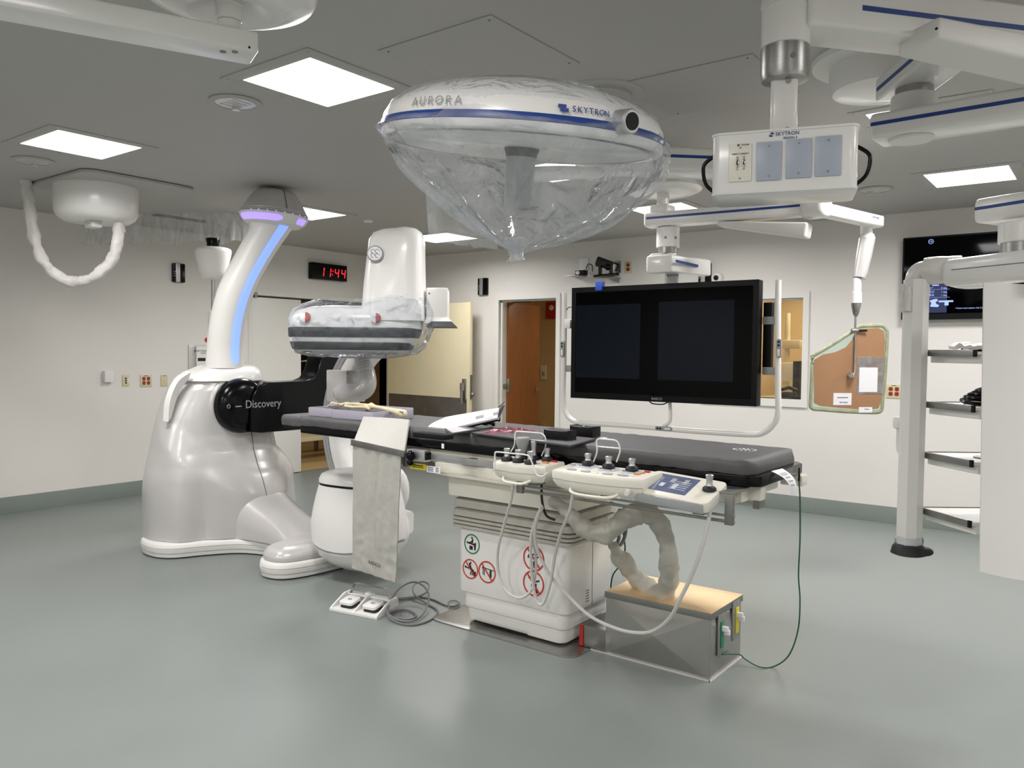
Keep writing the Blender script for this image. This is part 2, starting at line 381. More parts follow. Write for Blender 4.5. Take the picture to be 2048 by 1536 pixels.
b = MB(Md).bb(-.012, .03, 1.0, 1.17, -.05, .012, .004).bb(-.075, -.005, 1.05, 1.11, -.035, -.005, .004); b.build('latch_plate', 'steel', d3)
# passage beyond the back doorway
b = MB().bb(-7.4, -3.6, 10.3, 10.4, 0, 2.8).bb(-7.5, -7.4, YB+.14, 10.4, 0, 2.8)
b.bb(-3.7, -3.6, YB+.14, 10.3, 0, 2.8).bb(-7.4, -3.6, YB+.14, 10.4, 2.75, 2.85)
S(b, 'wall_passage', 'warmwall')
S(MB().bb(-7.4, -3.6, YB+.1, 10.4, -.1, -.002), 'floor_passage', 'tanfloor')
q = on(1104, 621, 'y', 10.3)
t = thing('fire_alarm', 'red fire alarm strobe on the ochre wall beyond the wood door', 'fire alarm', q)
MB().box((q.x, 10.27, q.z), (.16, .06, .26), .012).build('housing', 'red', t)
MB().ball((q.x+.03, 10.235, q.z+.04), .045, (1,.6,1)).build('strobe_lens', 'paper', t)
q = on(1088, 745, 'y', 10.3)
t = thing('light_switch', 'white light switch plate on the ochre wall beside the wood door', 'light switch', q)
MB().box((q.x, 10.288, q.z), (.11, .02, .22), .004).build('plate', 'paper', t)
MB().box((q.x+.01, 10.27, q.z-.02), (.03, .03, .06), .006).build('toggle', 'shaft', t)
q = on(1085, 850, 'y', 10.3)
t = thing('wall_socket', 'tan socket plate low on the ochre wall by the wood door', 'socket', q)
MB().box((q.x, 10.29, q.z), (.08, .012, .12), .003).build('plate', 'beige', t)
q = on(1043, 603, 'y', YB+.3)
t = thing('door_closer', 'dark door closer arm above the wood door', 'door closer', q)
MB().box((q.x, q.y, q.z), (.26, .05, .02), .004).build('track', 'blackm', t); MB().box((q.x-.12, q.y-.1, q.z), (.03,.2,.012), .003).build('arm', 'blackm', t)
# corridor beyond the left doorway
b = MB().bb(-11.4, -11.3, 3.6, 11.0, 0, 2.8).bb(-11.4, XL-.14, 10.9, 11.0, 0, 2.8).bb(-11.4, XL-.14, 3.5, 3.6, 0, 2.8).bb(-11.4, XL-.14, 3.5, 11, 2.75, 2.85).bb(XL-.2, XL-.14, YB+.14, 11, 0, 2.8)
S(b, 'wall_corridor', 'warmwall')
S(MB().bb(-11.4, XL-.1, 3.5, 11.0, -.1, -.002), 'floor_corridor', 'tanfloor')
# window to the control room
b = MB()
for x0, x1, z0, z1 in ((WX0-.055, WX0, WZ0, WZ1), (WX1, WX1+.055, WZ0, WZ1), (WX0-.055, WX1+.055, WZ1, WZ1+.06), (WX0-.055, WX1+.055, WZ0-.075, WZ0)):
    b.bb(x0, x1, YB-.02, YB+.14, z0, z1)
w1 = S(b, 'window_1', 'trim')
M['glass'] = film('window_glass', milk=.03, gloss=.12, tint=(.96,.97,.95), wbump=0, rough=.02)
g = MB().bb(WX0, WX1, YB+.06, YB+.066, WZ0, WZ1).build('pane', 'glass', w1)
MB().bb(WX0-.0, WX1-.0, YB-.005, YB+.02, WZ1-.02, WZ1, .002).build('blind_rail', 'shaft', w1)
b = MB().bb(-3.58, -3.5, YB+.14, 10.2, 0, 2.8).bb(-1.2, -1.1, YB+.14, 10.2, 0, 2.8).bb(-3.58, -1.1, 10.2, 10.3, 0, 2.8).bb(-3.58, -1.1, YB+.14, 10.3, 2.75, 2.85)
S(b, 'wall_control_room', 'warmwall'); S(MB().bb(-3.58, -1.1, YB+.1, 10.3, -.1, -.002), 'floor_control_room', 'tanfloor')
# control room furniture seen through the pane
t = thing('desk', 'pale desk behind the glass of the control room window', 'desk', (-2.7, 9.3, 0))
MB().bb(-3.3, -2.2, 9.0, 9.7, .98, 1.02, .004).build('desktop', 'cream', t)
for x in (-3.25, -2.25):
    MB().bb(x-.03, x+.03, 9.05, 9.65, 0, .98, .004).build('leg', 'cream', t)
t = thing('equipment_stand', 'pale upright equipment post behind the window glass', 'stand', (-2.75, 9.3, 1.02))
q = on(1575, 660, 'y', 9.3)
MB().cyl((q.x, 9.3, 1.02), (q.x, 9.3, 1.98), .035, .03).build('post', 'cream', t)
MB().box((q.x+.06, 9.3, 1.62), (.2, .1, .1), .01).build('clamp', 'cream', t)
MB().box((q.x+.05, 9.28, 1.3), (.34, .1, .22), .015).build('case', 'ivory', t)
q = on(1600, 760, 'y', 9.0)
tag(MB().box((q.x, 9.0, q.z), (.07, .3, .42), .01).build('computer_tower', 'blackm'), 'black computer tower at the right edge inside the control room', 'computer')
q = on(1578, 790, 'y', 8.2)
t = thing('wall_phone', 'black handset lying just behind the window sill', 'phone', (q.x, 8.2, 1.08))
MB().box((q.x, 8.2, q.z), (.14, .12, .06), .02).build('base', 'blackm', t); MB().tube([(q.x-.08,8.2,q.z+.05),(q.x,8.2,q.z+.075),(q.x+.08,8.2,q.z+.05)], .018).build('handset', 'black', t)
t = thing('counter', 'low cabinet under the control room window inside', 'cabinet', (-2.7, 8.05, 0))
MB().bb(-3.4, -1.9, 7.9, 8.4, 0, 1.0, .005).build('body', 'cream', t); MB().bb(-3.42, -1.88, 7.88, 8.42, 1.0, 1.035, .004).build('worktop', 'wood', t)
# ceiling light panels
def panel(p, label):
    c = ((p[0]+p[1])/2, (p[2]+p[3])/2, CZ-.011)
    t = thing('ceiling_light', label, 'ceiling light', c, 'recessed ceiling light panels')
    x0, x1, y0, y1 = p; b = MB(); g = .075
    b.bb(x0-g, x1+g, y0-g, y0, CZ-.005, CZ, .002).bb(x0-g, x1+g, y1, y1+g, CZ-.005, CZ, .002).bb(x0-g, x0, y0, y1, CZ-.005, CZ, .002).bb(x1, x1+g, y0, y1, CZ-.005, CZ, .002)
    for sx in (x0-.05, x1+.05):
        for sy in (y0-.05, (y0+y1)/2, y1+.05): b.cyl((sx, sy, CZ-.008), (sx, sy, CZ-.004), .006, seg=8)
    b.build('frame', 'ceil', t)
    MB().bb(x0, x1, y0, y1, CZ-.006, CZ-.001).build('diffuser', 'emit', t)
PL = ['large bright square ceiling light nearest the camera, left of the draped surgical lamp', 'bright ceiling light above the drum shaped ceiling box and white hose',
 'bright ceiling light peeking out behind the domed head of the scanner', 'ceiling light half hidden behind the hanging corner of plastic over the lamp',
 'ceiling light behind the mount of the monitor boom', 'bright ceiling light at the right above the wall television',
 'ceiling light mostly hidden by the blue striped boom arms', 'ceiling light seen only through the milky plastic over the surgical lamp']
PO = ['overhead at the right', 'overhead in the middle', 'overhead at the left', 'in the rear left corner', 'in the rear middle', 'in the rear right', 'at the right beside the outlet box', 'at the right beside the tower', 'in the right wall row near the camera', 'in the far right corner']
for i, p in enumerate(PANELS):
    panel(p, PL[i] if i < len(PL) else 'square ceiling light panel out of the picture, '+PO[i-len(PL)])
# access panels and seams in the ceiling
def cpanel(x0, x1, y0, y1, label):
    t = thing('access_panel', label, 'access panel', ((x0+x1)/2, (y0+y1)/2, CZ-.004))
    MB().bb(x0, x1, y0, y1, CZ-.004, CZ-.0005, .001).build('panel_plate', 'ceil', t)
    b = MB(); g = .002
    for a in ((x0-g,x1+g,y0-g,y0),(x0-g,x1+g,y1,y1+g),(x0-g,x0,y0,y1),(x1,x1+g,y0,y1)): b.bb(a[0],a[1],a[2],a[3],CZ-.0035,CZ-.0002)
    b.build('gap_line', 'line2', t)
    for x in (x0+.03, x1-.03):
        for y in (y0+.03, y1-.03): MB().cyl((x,y,CZ-.006),(x,y,CZ-.003), .005, seg=8).build('screw', 'line', t)
cpanel(-2.5, -1.9, 2.35, 2.96, 'square access panel outlined in the ceiling above the surgical lamp')
cpanel(-1.9, -1.26, 3.29, 3.9, 'square access panel outlined in the ceiling left of the outlet box column')
def speaker(u, v, label, lit=False):
    c = on(u, v, 'z', CZ); t = thing('ceiling_fitting', label, 'ceiling fitting', (c.x, c.y, CZ), 'round ceiling fittings')
    MB().lathe([(.125,CZ),(.128,CZ-.006),(.115,CZ-.014),(.1,CZ-.015),(.1,CZ-.01)], T(c.x,c.y,0)).build('rim', 'ceil', t)
    MB().lathe([(.1,CZ-.008),(.1,CZ-.012)], T(c.x,c.y,0)).build('glass_plate', 'pearl', t)
    b = MB()
    for k in range(4): b.bb(c.x-.06+.035*k, c.x-.045+.035*k, c.y-.05, c.y+.05, CZ-.015, CZ-.009, .002)
    b.cyl((c.x-.04,c.y+.03,CZ-.03),(c.x-.04,c.y+.03,CZ-.01), .02); b.build('inner_baffle', 'pearl', t)
speaker(471, 203, 'round ceiling fitting left of the large bright ceiling light')
speaker(66, 320, 'round ceiling fitting above the top of the white wrapped hose')
speaker(1750, 378, 'round ceiling fitting to the right of the outlet box')
# ================================================================ the floor-standing x-ray robot
rb = thing('xray_robot', 'white floor-standing x-ray robot with black arm, lit curved neck and C-shaped arm', 'x-ray machine', (-5.0, 3.7, 0))
OUT = [(-5.9,3.3),(-5.74,3.03),(-5.52,2.965),(-5.34,3.03),(-5.22,3.25),(-5.08,3.43),(-4.85,3.5),(-4.68,3.43),(-4.6,3.27),(-4.46,3.16),(-4.3,3.19),(-4.22,3.36),(-4.2,3.65),
       (-4.22,4.0),(-4.3,4.16),(-4.46,4.2),(-4.6,4.1),(-4.7,3.95),(-5.0,3.88),(-5.2,3.98),(-5.33,4.17),(-5.55,4.27),(-5.8,4.22),(-5.92,4.0),(-5.96,3.65)]
poly = [(p.x, p.y) for p in cr([(a, c, 0) for a, c in OUT], 6, True)]
def ringz(p, z): return [V((a[0], a[1], z)) for a in p]
b = MB(); rs = []
for z, d in ((.004,.03),(.012,.012),(.034,.008),(.037,.016),(.04,.016),(.043,.004),(.068,0),(.071,.008),(.074,.008),(.077,.0),(.1,.004),(.108,.012),(.112,.03)):
    rs.append(ringz(inset2(poly, d), z))
b.loft(rs); b.build('bumper', 'white2', rb)
# shell: radial lobes below, rounded block above
CX_, CY_ = -5.58, 3.65
low = [(-180,.33),(-131,.46),(-103,.66),(-90,.665),(-68,.64),(-50,.52),(-23,.52),(0,.5),(23,.5),(48,.45),(70,.56),(90,.56),(108,.585),(129,.51),(180,.33)]
def rlow(a):
    for (a0,r0),(a1,r1) in zip(low, low[1:]):
        if a0 <= a <= a1:
            t = (a-a0)/(a1-a0); t = t*t*(3-2*t); return r0+(r1-r0)*t
    return .33
def sup(a, xf, xb, yl, yr, e=2.6):
    c, s_ = math.cos(math.radians(a)), math.sin(math.radians(a)); A = xf if c > 0 else xb; B_ = yr if s_ > 0 else yl
    return (abs(c/A)**e+abs(s_/B_)**e)**(-1/e)
# z, centre x, front, back, left(-y), right(+y), blend of the low lobes
LV = [(.115,0,.4,.3,.62,.54,1),(.2,0,.41,.32,.66,.52,1),(.3,0,.41,.33,.662,.49,.92),(.42,0,.39,.34,.65,.45,.75),(.55,0,.36,.34,.63,.43,.5),(.64,0,.33,.34,.605,.40,.3),(.74,0,.31,.34,.585,.345,.12),
      (.87,0,.30,.34,.56,.33,.03),(1.0,0,.30,.33,.53,.30,0),(1.1,0,.30,.32,.495,.28,0),(1.2,0,.30,.30,.445,.25,0),(1.26,0,.29,.28,.40,.24,0)]
def lv(z):
    for A, B_ in zip(LV, LV[1:]):
        if A[0] <= z <= B_[0]:
            t = (z-A[0])/(B_[0]-A[0]); return [A[i]*(1-t)+B_[i]*t for i in range(7)]
    return list(LV[-1])
def sash(a, z):      # apron edge and the bevelled band below it
    zc = .57+.52*((a-12)/105)**2
    if abs(a-12) > 115: return 0
    fade = min(1, (115-abs(a-12))/25, (z-.12)/.12); t = (zc-z)/.17
    if t < 0: return -.006*min(1, -t*8)*fade
    if t < 1: return .022*t*fade
    return .022*max(0, 1-(t-1)/1.3)**1.5*fade
rs = []
for iz in range(89):
    z_ = .115+(1.26-.115)*iz/88; z, dx, xf, xb, yl, yr, k = lv(z_); r_ = []
    for i in range(120):
        a = -180+360*i/120; rr = sup(a, xf, xb, yl, yr)*(1-k)+rlow(a)*.965*k+sash(a, z)
        r_.append(V((CX_+rr*math.cos(math.radians(a)), CY_+rr*math.sin(math.radians(a)), z)))
    rs.append(r_)
MB().loft(rs).build('lower_shell', 'pearl', rb, 20)
# shoulder cap with the split line above the shell
rs = []
for z, xf, xb, yl, yr in ((1.262,.285,.275,.395,.235),(1.266,.295,.285,.405,.245),(1.30,.29,.27,.37,.24),(1.33,.275,.25,.32,.23),(1.355,.25,.22,.25,.22),(1.372,.21,.2,.21,.2),(1.378,.17,.18,.18,.18)):
    rs.append([V((CX_+.02+sup(a,xf,xb,yl,yr,2.3)*math.cos(math.radians(a)), CY_-.02+sup(a,xf,xb,yl,yr,2.3)*math.sin(math.radians(a)), z)) for a in [-180+360*i/72 for i in range(72)]])
MB().loft(rs).build('shoulder_cap', 'white', rb, 60)
# front panel of the shell: a slightly raised shield shape
def shell_x(y, z):
    for (A, B_) in zip(LV, LV[1:]):
        if A[0] <= z <= B_[0]:
            t = (z-A[0])/(B_[0]-A[0]); q = [A[i]*(1-t)+B_[i]*t for i in range(7)]
            best = None
            lo, hi = -90, 90
            for _ in range(30):
                a = (lo+hi)/2; rr = sup(a, *q[2:6])*(1-q[6])+rlow(a)*.965*q[6]
                if rr*math.sin(math.radians(a)) < y-CY_: lo = a
                else: hi = a
            return CX_+rr*math.cos(math.radians(a))
    return CX_+.3
def shield(u, v):   # u across, v up
    z = .60+.62*v; hw = .30*min(1, (max(0,v)*3.2+.02)**.5)*(1-.22*v); y = 3.62+(u-.5)*2*hw*(1.0 if u > .5 else 1.35)
    y = min(max(y, CY_-.5), CY_+.3)
    return V((shell_x(y, z)+.006-.012*abs(2*u-1)**6, y, z))
b = MB(); pts = [V((shell_x(3.66, z)+sash(12, z)+.002, 3.66, z)) for z in [.3+.02*i for i in range(33)]]
b.tube(pts, .003, 6).build('seam', 'line', rb)
# grab fin at the back edge
fin = [on(372, 742, 'y', 3.22), on(346, 762, 'y', 3.13), on(330, 800, 'y', 3.08), on(326, 842, 'y', 3.07), on(332, 835, 'y', 3.1), on(342, 800, 'y', 3.14), on(352, 775, 'y', 3.17), on(368, 756, 'y', 3.22)]
p = cr([fin[0], fin[1], fin[2], fin[3]], 8); q_ = cr([fin[7], fin[6], fin[5], fin[4]], 8); off = V((.035, .02, -.005))
rs = [[a_, a_+off, c_+off, c_] for a_, c_ in zip(p, q_)]
MB().loft(rs).build('grab_fin', 'white', rb)
# leg cover and foot cover
rs = []
for x, hw, zt in ((-5.3,.30,.50),(-5.15,.27,.43),(-5.0,.235,.36),(-4.85,.215,.30),(-4.7,.22,.245),(-4.55,.26,.205),(-4.45,.3,.19)):
    r_ = []
    for k in range(25):
        a = PI*k/24; c, s_ = math.cos(a), math.sin(a)
        r_.append(V((x, 3.69+hw*math.copysign(abs(c)**.75, c), .113+(zt-.113)*abs(s_)**.62)))
    rs.append(r_)
MB().loft(rs).build('leg_cover', 'pearl', rb, 60)
FT = [(-4.62,3.40),(-4.58,3.27),(-4.46,3.19),(-4.32,3.21),(-4.25,3.36),(-4.23,3.65),(-4.25,3.98),(-4.32,4.12),(-4.46,4.16),(-4.58,4.08),(-4.64,3.95),(-4.72,3.68)]
fp = [(p.x, p.y) for p in cr([(a, c, 0) for a, c in FT], 6, True)]
MB().loft([ringz(inset2(fp, d), z) for d, z in ((.005,.115),(0,.125),(.006,.15),(.03,.175),(.07,.192),(.11,.2))]).build('foot_cover', 'pearl', rb, 60)
# neck, a curved horn leaning out to the lit head
cen = [V((-5.46,3.55,1.36)), V((-5.46,3.55,1.5)), V((-5.44,3.565,1.72)), V((-5.40,3.62,1.97)), V((-5.345,3.73,2.22)), V((-5.27,3.82,2.42)), V((-5.25,3.84,2.49))]
rad = [(.14,.142),(.130,.132),(.130,.130),(.138,.138),(.142,.142),(.155,.155),(.18,.19)]
cs = cr(cen, 6); n = len(cs); rs = []
def rad_at(i):
    t = i/(n-1)*(len(rad)-1); k = min(int(t), len(rad)-2); f = t-k
    return rad[k][0]*(1-f)+rad[k+1][0]*f, rad[k][1]*(1-f)+rad[k+1][1]*f
for i, c in enumerate(cs):
    a, d = rad_at(i); rs.append([c+V((a*math.cos(2*PI*k/40), d*math.sin(2*PI*k/40), 0)) for k in range(40)])
MB().loft(rs).build('neck', 'white2', rb, 60)
# blue strip along the front of the neck
def strip(u, v):
    i = min(int((.03+.93*u)*(n-1)), n-2); f = (.03+.93*u)*(n-1)-i; c = cs[i].lerp(cs[i+1], f); a, d = rad_at(i+f if i+f < n-1 else n-1)
    e = min(u, 1-u)*14; w_ = .5*(min(1, e)**.5 if e < 1 else 1)+.02
    ang = math.radians(2-2*u+(v-.5)*2*30*w_); return c+V(((a+.004)*math.cos(ang), (d+.004)*math.sin(ang), 0))
MB().grid(strip, 60, 6).build('light_strip', 'blueL', rb, 60)
# head: dome with lit windows beneath
hc = V((-5.24, 3.835, 0)); hT = T(hc.x, hc.y, 2.455) @ RX(-3) @ RY(3)
MB().lathe([(.15,0),(.2,.004),(.235,.03),(.255,.062),(.262,.075),(.255,.083)], hT, 48).build('head_ring', 'white2', rb)
MB().lathe([(.25,.086),(.258,.092),(.25,.104),(.245,.106),(.245,.112),(.24,.118),(.2,.19),(.165,.245),(.13,.27),(.06,.282),(.04,.285)], hT, 48).build('head_dome', 'pearl', rb)
for a in range(-75, 60, 14):
    p0 = hT @ V((.262*math.cos(math.radians(a)), .262*math.sin(math.radians(a)), .082)); MB().ball(p0, .005, seg=8).build('vent_light', 'violetL', rb)
def win(a0, a1):
    def f(u, v):
        e = min(u, 1-u)*10; hgt = min(1, e)**.5; z = .037+(v-.5)*.046*(.1+.9*hgt)
        r_ = .2365+(z-.03)*(.02/.032)+.003; a = math.radians(a0+(a1-a0)*u)
        return hT @ V((r_*math.cos(a), r_*math.sin(a), z))
    MB().grid(f, 30, 4).build('light_window', 'violetL', rb, 60)
win(-112, -20); win(8, 34)
b = MB(); b.tube([hT @ V((r_*math.cos(-.25), r_*math.sin(-.25), z)) for r_, z in ((.247,.112),(.204,.19),(.168,.246),(.13,.272))], .003, 6).build('head_seam', 'line', rb)
# pivot disc and the black arm
Md = frame((-5.35, 3.56, 1.08), (1,0,0), (0,1,0))
MB().lathe([(.205,0),(.208,.09),(.2,.13),(.17,.158),(.12,.172),(.05,.178),(.02,.178)], Md, 48).build('pivot_disc', 'black', rb, 60)
MB().lathe([(.235,-.04),(.232,.03),(.222,.045),(.21,.048)], Md, 48).build('pivot_collar', 'pearl', rb, 60)
AP = [(3.57,.885),(3.66,.873),(4.0,.872),(4.28,.872),(4.335,.93),(4.385,1.15),(4.43,1.4),(4.47,1.6),(4.5,1.8),(4.5,1.9),(4.3,1.9),(4.28,1.72),(4.26,1.58),(4.235,1.44),(4.2,1.34),(4.15,1.28),(4.08,1.257),(3.9,1.255),(3.72,1.258),(3.64,1.23),(3.59,1.16),(3.57,1.07)]
Mx = Matrix(((0,0,1,0),(1,0,0,0),(0,1,0,0),(0,0,0,1)))
MB().prism(AP, -5.34, -5.15, .012, Mx, 3).build('black_arm', 'black', rb)
text('lettering', 'Discovery', .084, face_x(-5.1485, 3.675, 1.093) , 'shaft', rb, sx=.92)
b = MB().tube([V((-5.1475, 3.40+.013*math.sin(a), 1.085+.013*math.cos(a))) for a in [.5+i*.35 for i in range(16)]], .0022, 6); b.bb(-5.149,-5.146,3.398,3.402,1.088,1.104)
# power mark sits on the disc face
for v in b.bm.verts: v.co.x -= .035
b.build('power_mark', 'shaft', rb)
MB().bb(-5.175, -5.171, 3.45, 3.50, 1.078, 1.086).build('slot_mark', 'shaft', rb)
# C-arm
M['fadedred'] = mat('faded_red', 'b25a58', .5)
CC = V((-4.0, 0, .95)); y0, y1 = 3.92, 4.14
def cring(a, ri, ro, ya, yb):
    c, s_ = math.cos(a), math.sin(a); bev = .02; o = []
    for rr, yy in ((ri+bev,ya),(ro-bev,ya),(ro,ya+bev),(ro,yb-bev),(ro-bev,yb),(ri+bev,yb),(ri,yb-bev),(ri,ya+bev)):
        o.append(V((CC.x+rr*c, yy, CC.z+rr*s_)))
    return o
def carc(a0, a1, ri, ro, ya, yb, n=40): return MB().loft([cring(math.radians(a0+(a1-a0)*i/n), ri, ro, ya, yb) for i in range(n+1)])
carc(92, 268, .60, .76, y0, y1).build('c_arm', 'white', rb, 50)
for rr in (.715, .745):
    o = carc(95, 262, rr-.006, rr+.006, y0-.006, y0+.03).build('guide_rail', 'shaft', rb, 50)
# connector box and hose elbow on the near side of the C
ex = -4.42
MB().bb(-4.60, -4.38, 3.82, 4.0, 1.13, 1.36, .008).build('connector_box', 'pearl', rb)
for yy in (3.83, 3.96):
    for zz in (1.15, 1.34): MB().cyl((-4.382, yy, zz), (-4.377, yy, zz), .006, seg=8).build('screw', 'line', rb)
el = cr([on(u_, v_, 'y', yy_) for u_, v_, yy_ in ((684,786,3.84),(700,786,3.84),(717,783,3.85),(730,775,3.87),(733,757,3.89),(729,735,3.91),(722,712,3.93),(716,690,3.96))], 8)
MB().tube(el, [.066 if i < 4 else .072 if i < 30 else .07-.025*(i-30)/27 for i in range(len(el))], 20).ball(el[0], .066).build('hose_elbow', 'pearl', rb, 60)
for k in range(6):
    p = el[36+k*2]; q = el[37+k*2] if 37+k*2 < len(el) else el[-1]
    MB().tube([p, p+(q-p)*.5], .067-.0022*k, 20).build('hose_ring', 'white2', rb)
# tube housing under the table
def sel(t, ax, ay, e): return (ax*math.copysign(abs(math.cos(t))**(2/e), math.cos(t)), ay*math.copysign(abs(math.sin(t))**(2/e), math.sin(t)))
def housing(name, sects, matn, e=2.8, n=64, fr=None, sharp=50):
    """stacked rounded rings: z, half length, half depth, shift, sag of the ring's middle"""
    rs = []
    for q in sects:
        z, ax, ay = q[:3]; sh = q[3] if len(q) > 3 else 0; sag = q[4] if len(q) > 4 else 0; r_ = []
        for i in range(n):
            x, y = sel(2*PI*i/n, ax, ay, e); r_.append(fr @ V((x+sh, y, z-sag*(1-(x/ax)**2))))
        rs.append(r_)
    return MB().loft(rs).build(name, matn, rb, sharp)
FT_ = T(-3.99, 3.59, 0) @ RZ(7)
housing('tube_housing', [(.055,.04,.05,.03),(.065,.12,.1,.02),(.10,.2,.16,.01),(.17,.265,.215,0,.02),(.255,.30,.24,0,.06)], 'white', fr=FT_)
housing('housing_band', [(.257,.297,.237,0,.06),(.27,.297,.237,0,.06)], 'shaft', fr=FT_)
housing('housing_cover', [(.272,.304,.244,0,.06),(.30,.308,.247,0,.04),(.38,.31,.25,0,0),(.47,.295,.24),(.56,.27,.23),(.622,.25,.22)], 'white', fr=FT_)
housing('lid_gap', [(.623,.246,.216),(.637,.246,.216)], 'blackm', fr=FT_)
housing('housing_lid', [(.638,.25,.22),(.66,.25,.22),(.69,.235,.205),(.705,.2,.17),(.71,.14,.12)], 'white', fr=FT_)
b = MB().ball((-3.90, 3.82, .56), .15, (.8,.6,1.1)).ball((-3.88, 3.80, .30), .16, (.75,.6,1)); b.build('tube_bulge', 'white', rb, 60)
# detector housing, bands and lift column, turned on the C tip
FD = T(-4.10, 3.68, 0) @ RZ(-50) @ RZ(90)     # local x runs along the long face, local -y faces out
housing('detector_body', [(1.495,.36,.17,-.03),(1.515,.39,.2,-.03),(1.60,.42,.22,-.02),(1.66,.435,.225,0),(1.72,.43,.22,0),(1.765,.40,.2,.01),(1.79,.33,.16,.03),(1.80,.25,.1,.05)], 'white', 5, fr=FD)
housing('upper_band', [(1.588,.421,.223,-.018),(1.595,.426,.227,-.018),(1.645,.436,.231,-.01),(1.652,.431,.227,-.008)], 'band', 5, fr=FD)
housing('lower_band', [(1.505,.378,.19,-.03),(1.512,.392,.203,-.03),(1.553,.406,.213,-.03),(1.56,.4,.208,-.03)], 'band', 5, fr=FD)
housing('detector_face', [(1.475,.2,.12,-.1),(1.496,.2,.12,-.1)], 'pearl', 6, fr=FD)
for xx in (-.305, .145):
    t_ = FD @ frame((xx, -.226, 1.71), (0,-1,.18), (1,0,0))
    k = MB().lathe([(.032,-.02),(.034,.012),(.026,.02),(.004,.023)], t_, 24).build('brake_button', 'paper', rb)
    MB().lathe([(.033,.0125),(.0335,.0135),(.027,.0215),(.004,.0243)], t_, 24)
    b = MB(); b.loft([[t_ @ V((r_*math.sin(a), r_*math.cos(a), h_)) for a in [PI*j/12 for j in range(13)]] for r_, h_ in ((.0338,.0128),(.0268,.0212),(.004,.0244))], closed=False); b.build('red_half', 'fadedred', k)
rs = []
for z, x0, x1, ya, yb in ((1.70,.035,.455,-.235,.27),(1.80,.035,.45,-.235,.27),(1.95,.045,.445,-.23,.27),(2.15,.065,.44,-.22,.26),(2.24,.075,.44,-.21,.25),(2.285,.10,.43,-.19,.23),(2.31,.15,.40,-.15,.2),(2.325,.22,.34,-.09,.12)):
    r_ = []
    for i in range(72):
        x, y = sel(2*PI*i/72, (x1-x0)/2, (yb-ya)/2, 5)
        nx = x/((x1-x0)/2)
        if y < 0: y += .05*max(0, min(1, (-nx+.15)*2.5))*(z-1.6)/.6       # the left part of the face is set back
        r_.append(FD @ V(((x0+x1)/2+x, (ya+yb)/2+y, z)))
    rs.append(r_)
MB().loft(rs).build('lift_column', 'white', rb, 50)
t_ = FD @ frame((.135, -.190, 2.13), (0,-1,.1), (1,0,0))
k = MB().lathe([(.052,-.02),(.054,.006),(.046,.013)], t_, 32).build('badge', 'shaft', rb)
MB().lathe([(.046,.0),(.045,.0145),(.038,.0165),(.004,.0165)], t_, 32).build('badge_disc', 'paper', k)
b = MB()
for i in range(4):
    a = PI/4+PI/2*i; b.tube([t_ @ V((.02*math.cos(a)+.013*math.cos(s_), .02*math.sin(a)+.013*math.sin(s_), .0175)) for s_ in [j*.5 for j in range(11)]], .0018, 6)
b.build('badge_swirls', 'steeld', k)
FB = FD @ T(.46, 0, 0)
MB(FB).bb(0, .145, -.10, .2, 1.70, 1.925, .012).build('handle_box', 'white', rb)
MB(FB).cyl((.02,-.1,1.885), (.02,-.104,1.885), .006, seg=10).build('box_bolt', 'line', rb)
MB(FB).loft([[V((0,-.10,1.73)),V((.145,-.10,1.73)),V((.145,.2,1.73)),V((0,.2,1.73))],[V((-.01,-.13,1.685)),V((.185,-.13,1.685)),V((.185,.22,1.685)),V((-.01,.22,1.685))]]).build('handle_flare', 'white', rb)
MB(FB).loft([[V((.04,-.132,1.70)),V((.17,-.132,1.70)),V((.17,.22,1.70)),V((.04,.22,1.70))],[V((0,-.145,1.665)),V((.205,-.145,1.665)),V((.205,.24,1.665)),V((0,.24,1.665))]]).build('handle_grip', 'band', rb)
# clear plastic bag taped round the detector
M['wrap'] = film('clear_wrap', milk=.09, gloss=.12, wscale=16, wbump=1.0, rough=.07)
rs = []
for z, ax, ay, sh in ((1.455,.22,.1,0),(1.47,.32,.17,.0),(1.49,.40,.22,.0),(1.53,.43,.245,.01),(1.60,.455,.255,.025),(1.66,.47,.26,.035),(1.72,.475,.26,.04),(1.77,.46,.255,.045),(1.80,.42,.25,.05),(1.825,.36,.235,.07),(1.835,.34,.25,.1)):
    rs.append([FD @ V((x+sh, y, z+.05*max(0, x/ax)*(1 if z > 1.79 else 0))) for x, y in [sel(2*PI*i/120, ax, ay, 4.5) for i in range(120)]])
o = MB().loft(rs, cap1=False).build('plastic_wrap', 'wrap'); crumple(o, .014, 16, 3); crumple(o, .006, 42, 5)
tag(o, 'clear crinkled plastic bag wrapped round the x-ray detector housing', 'plastic bag')
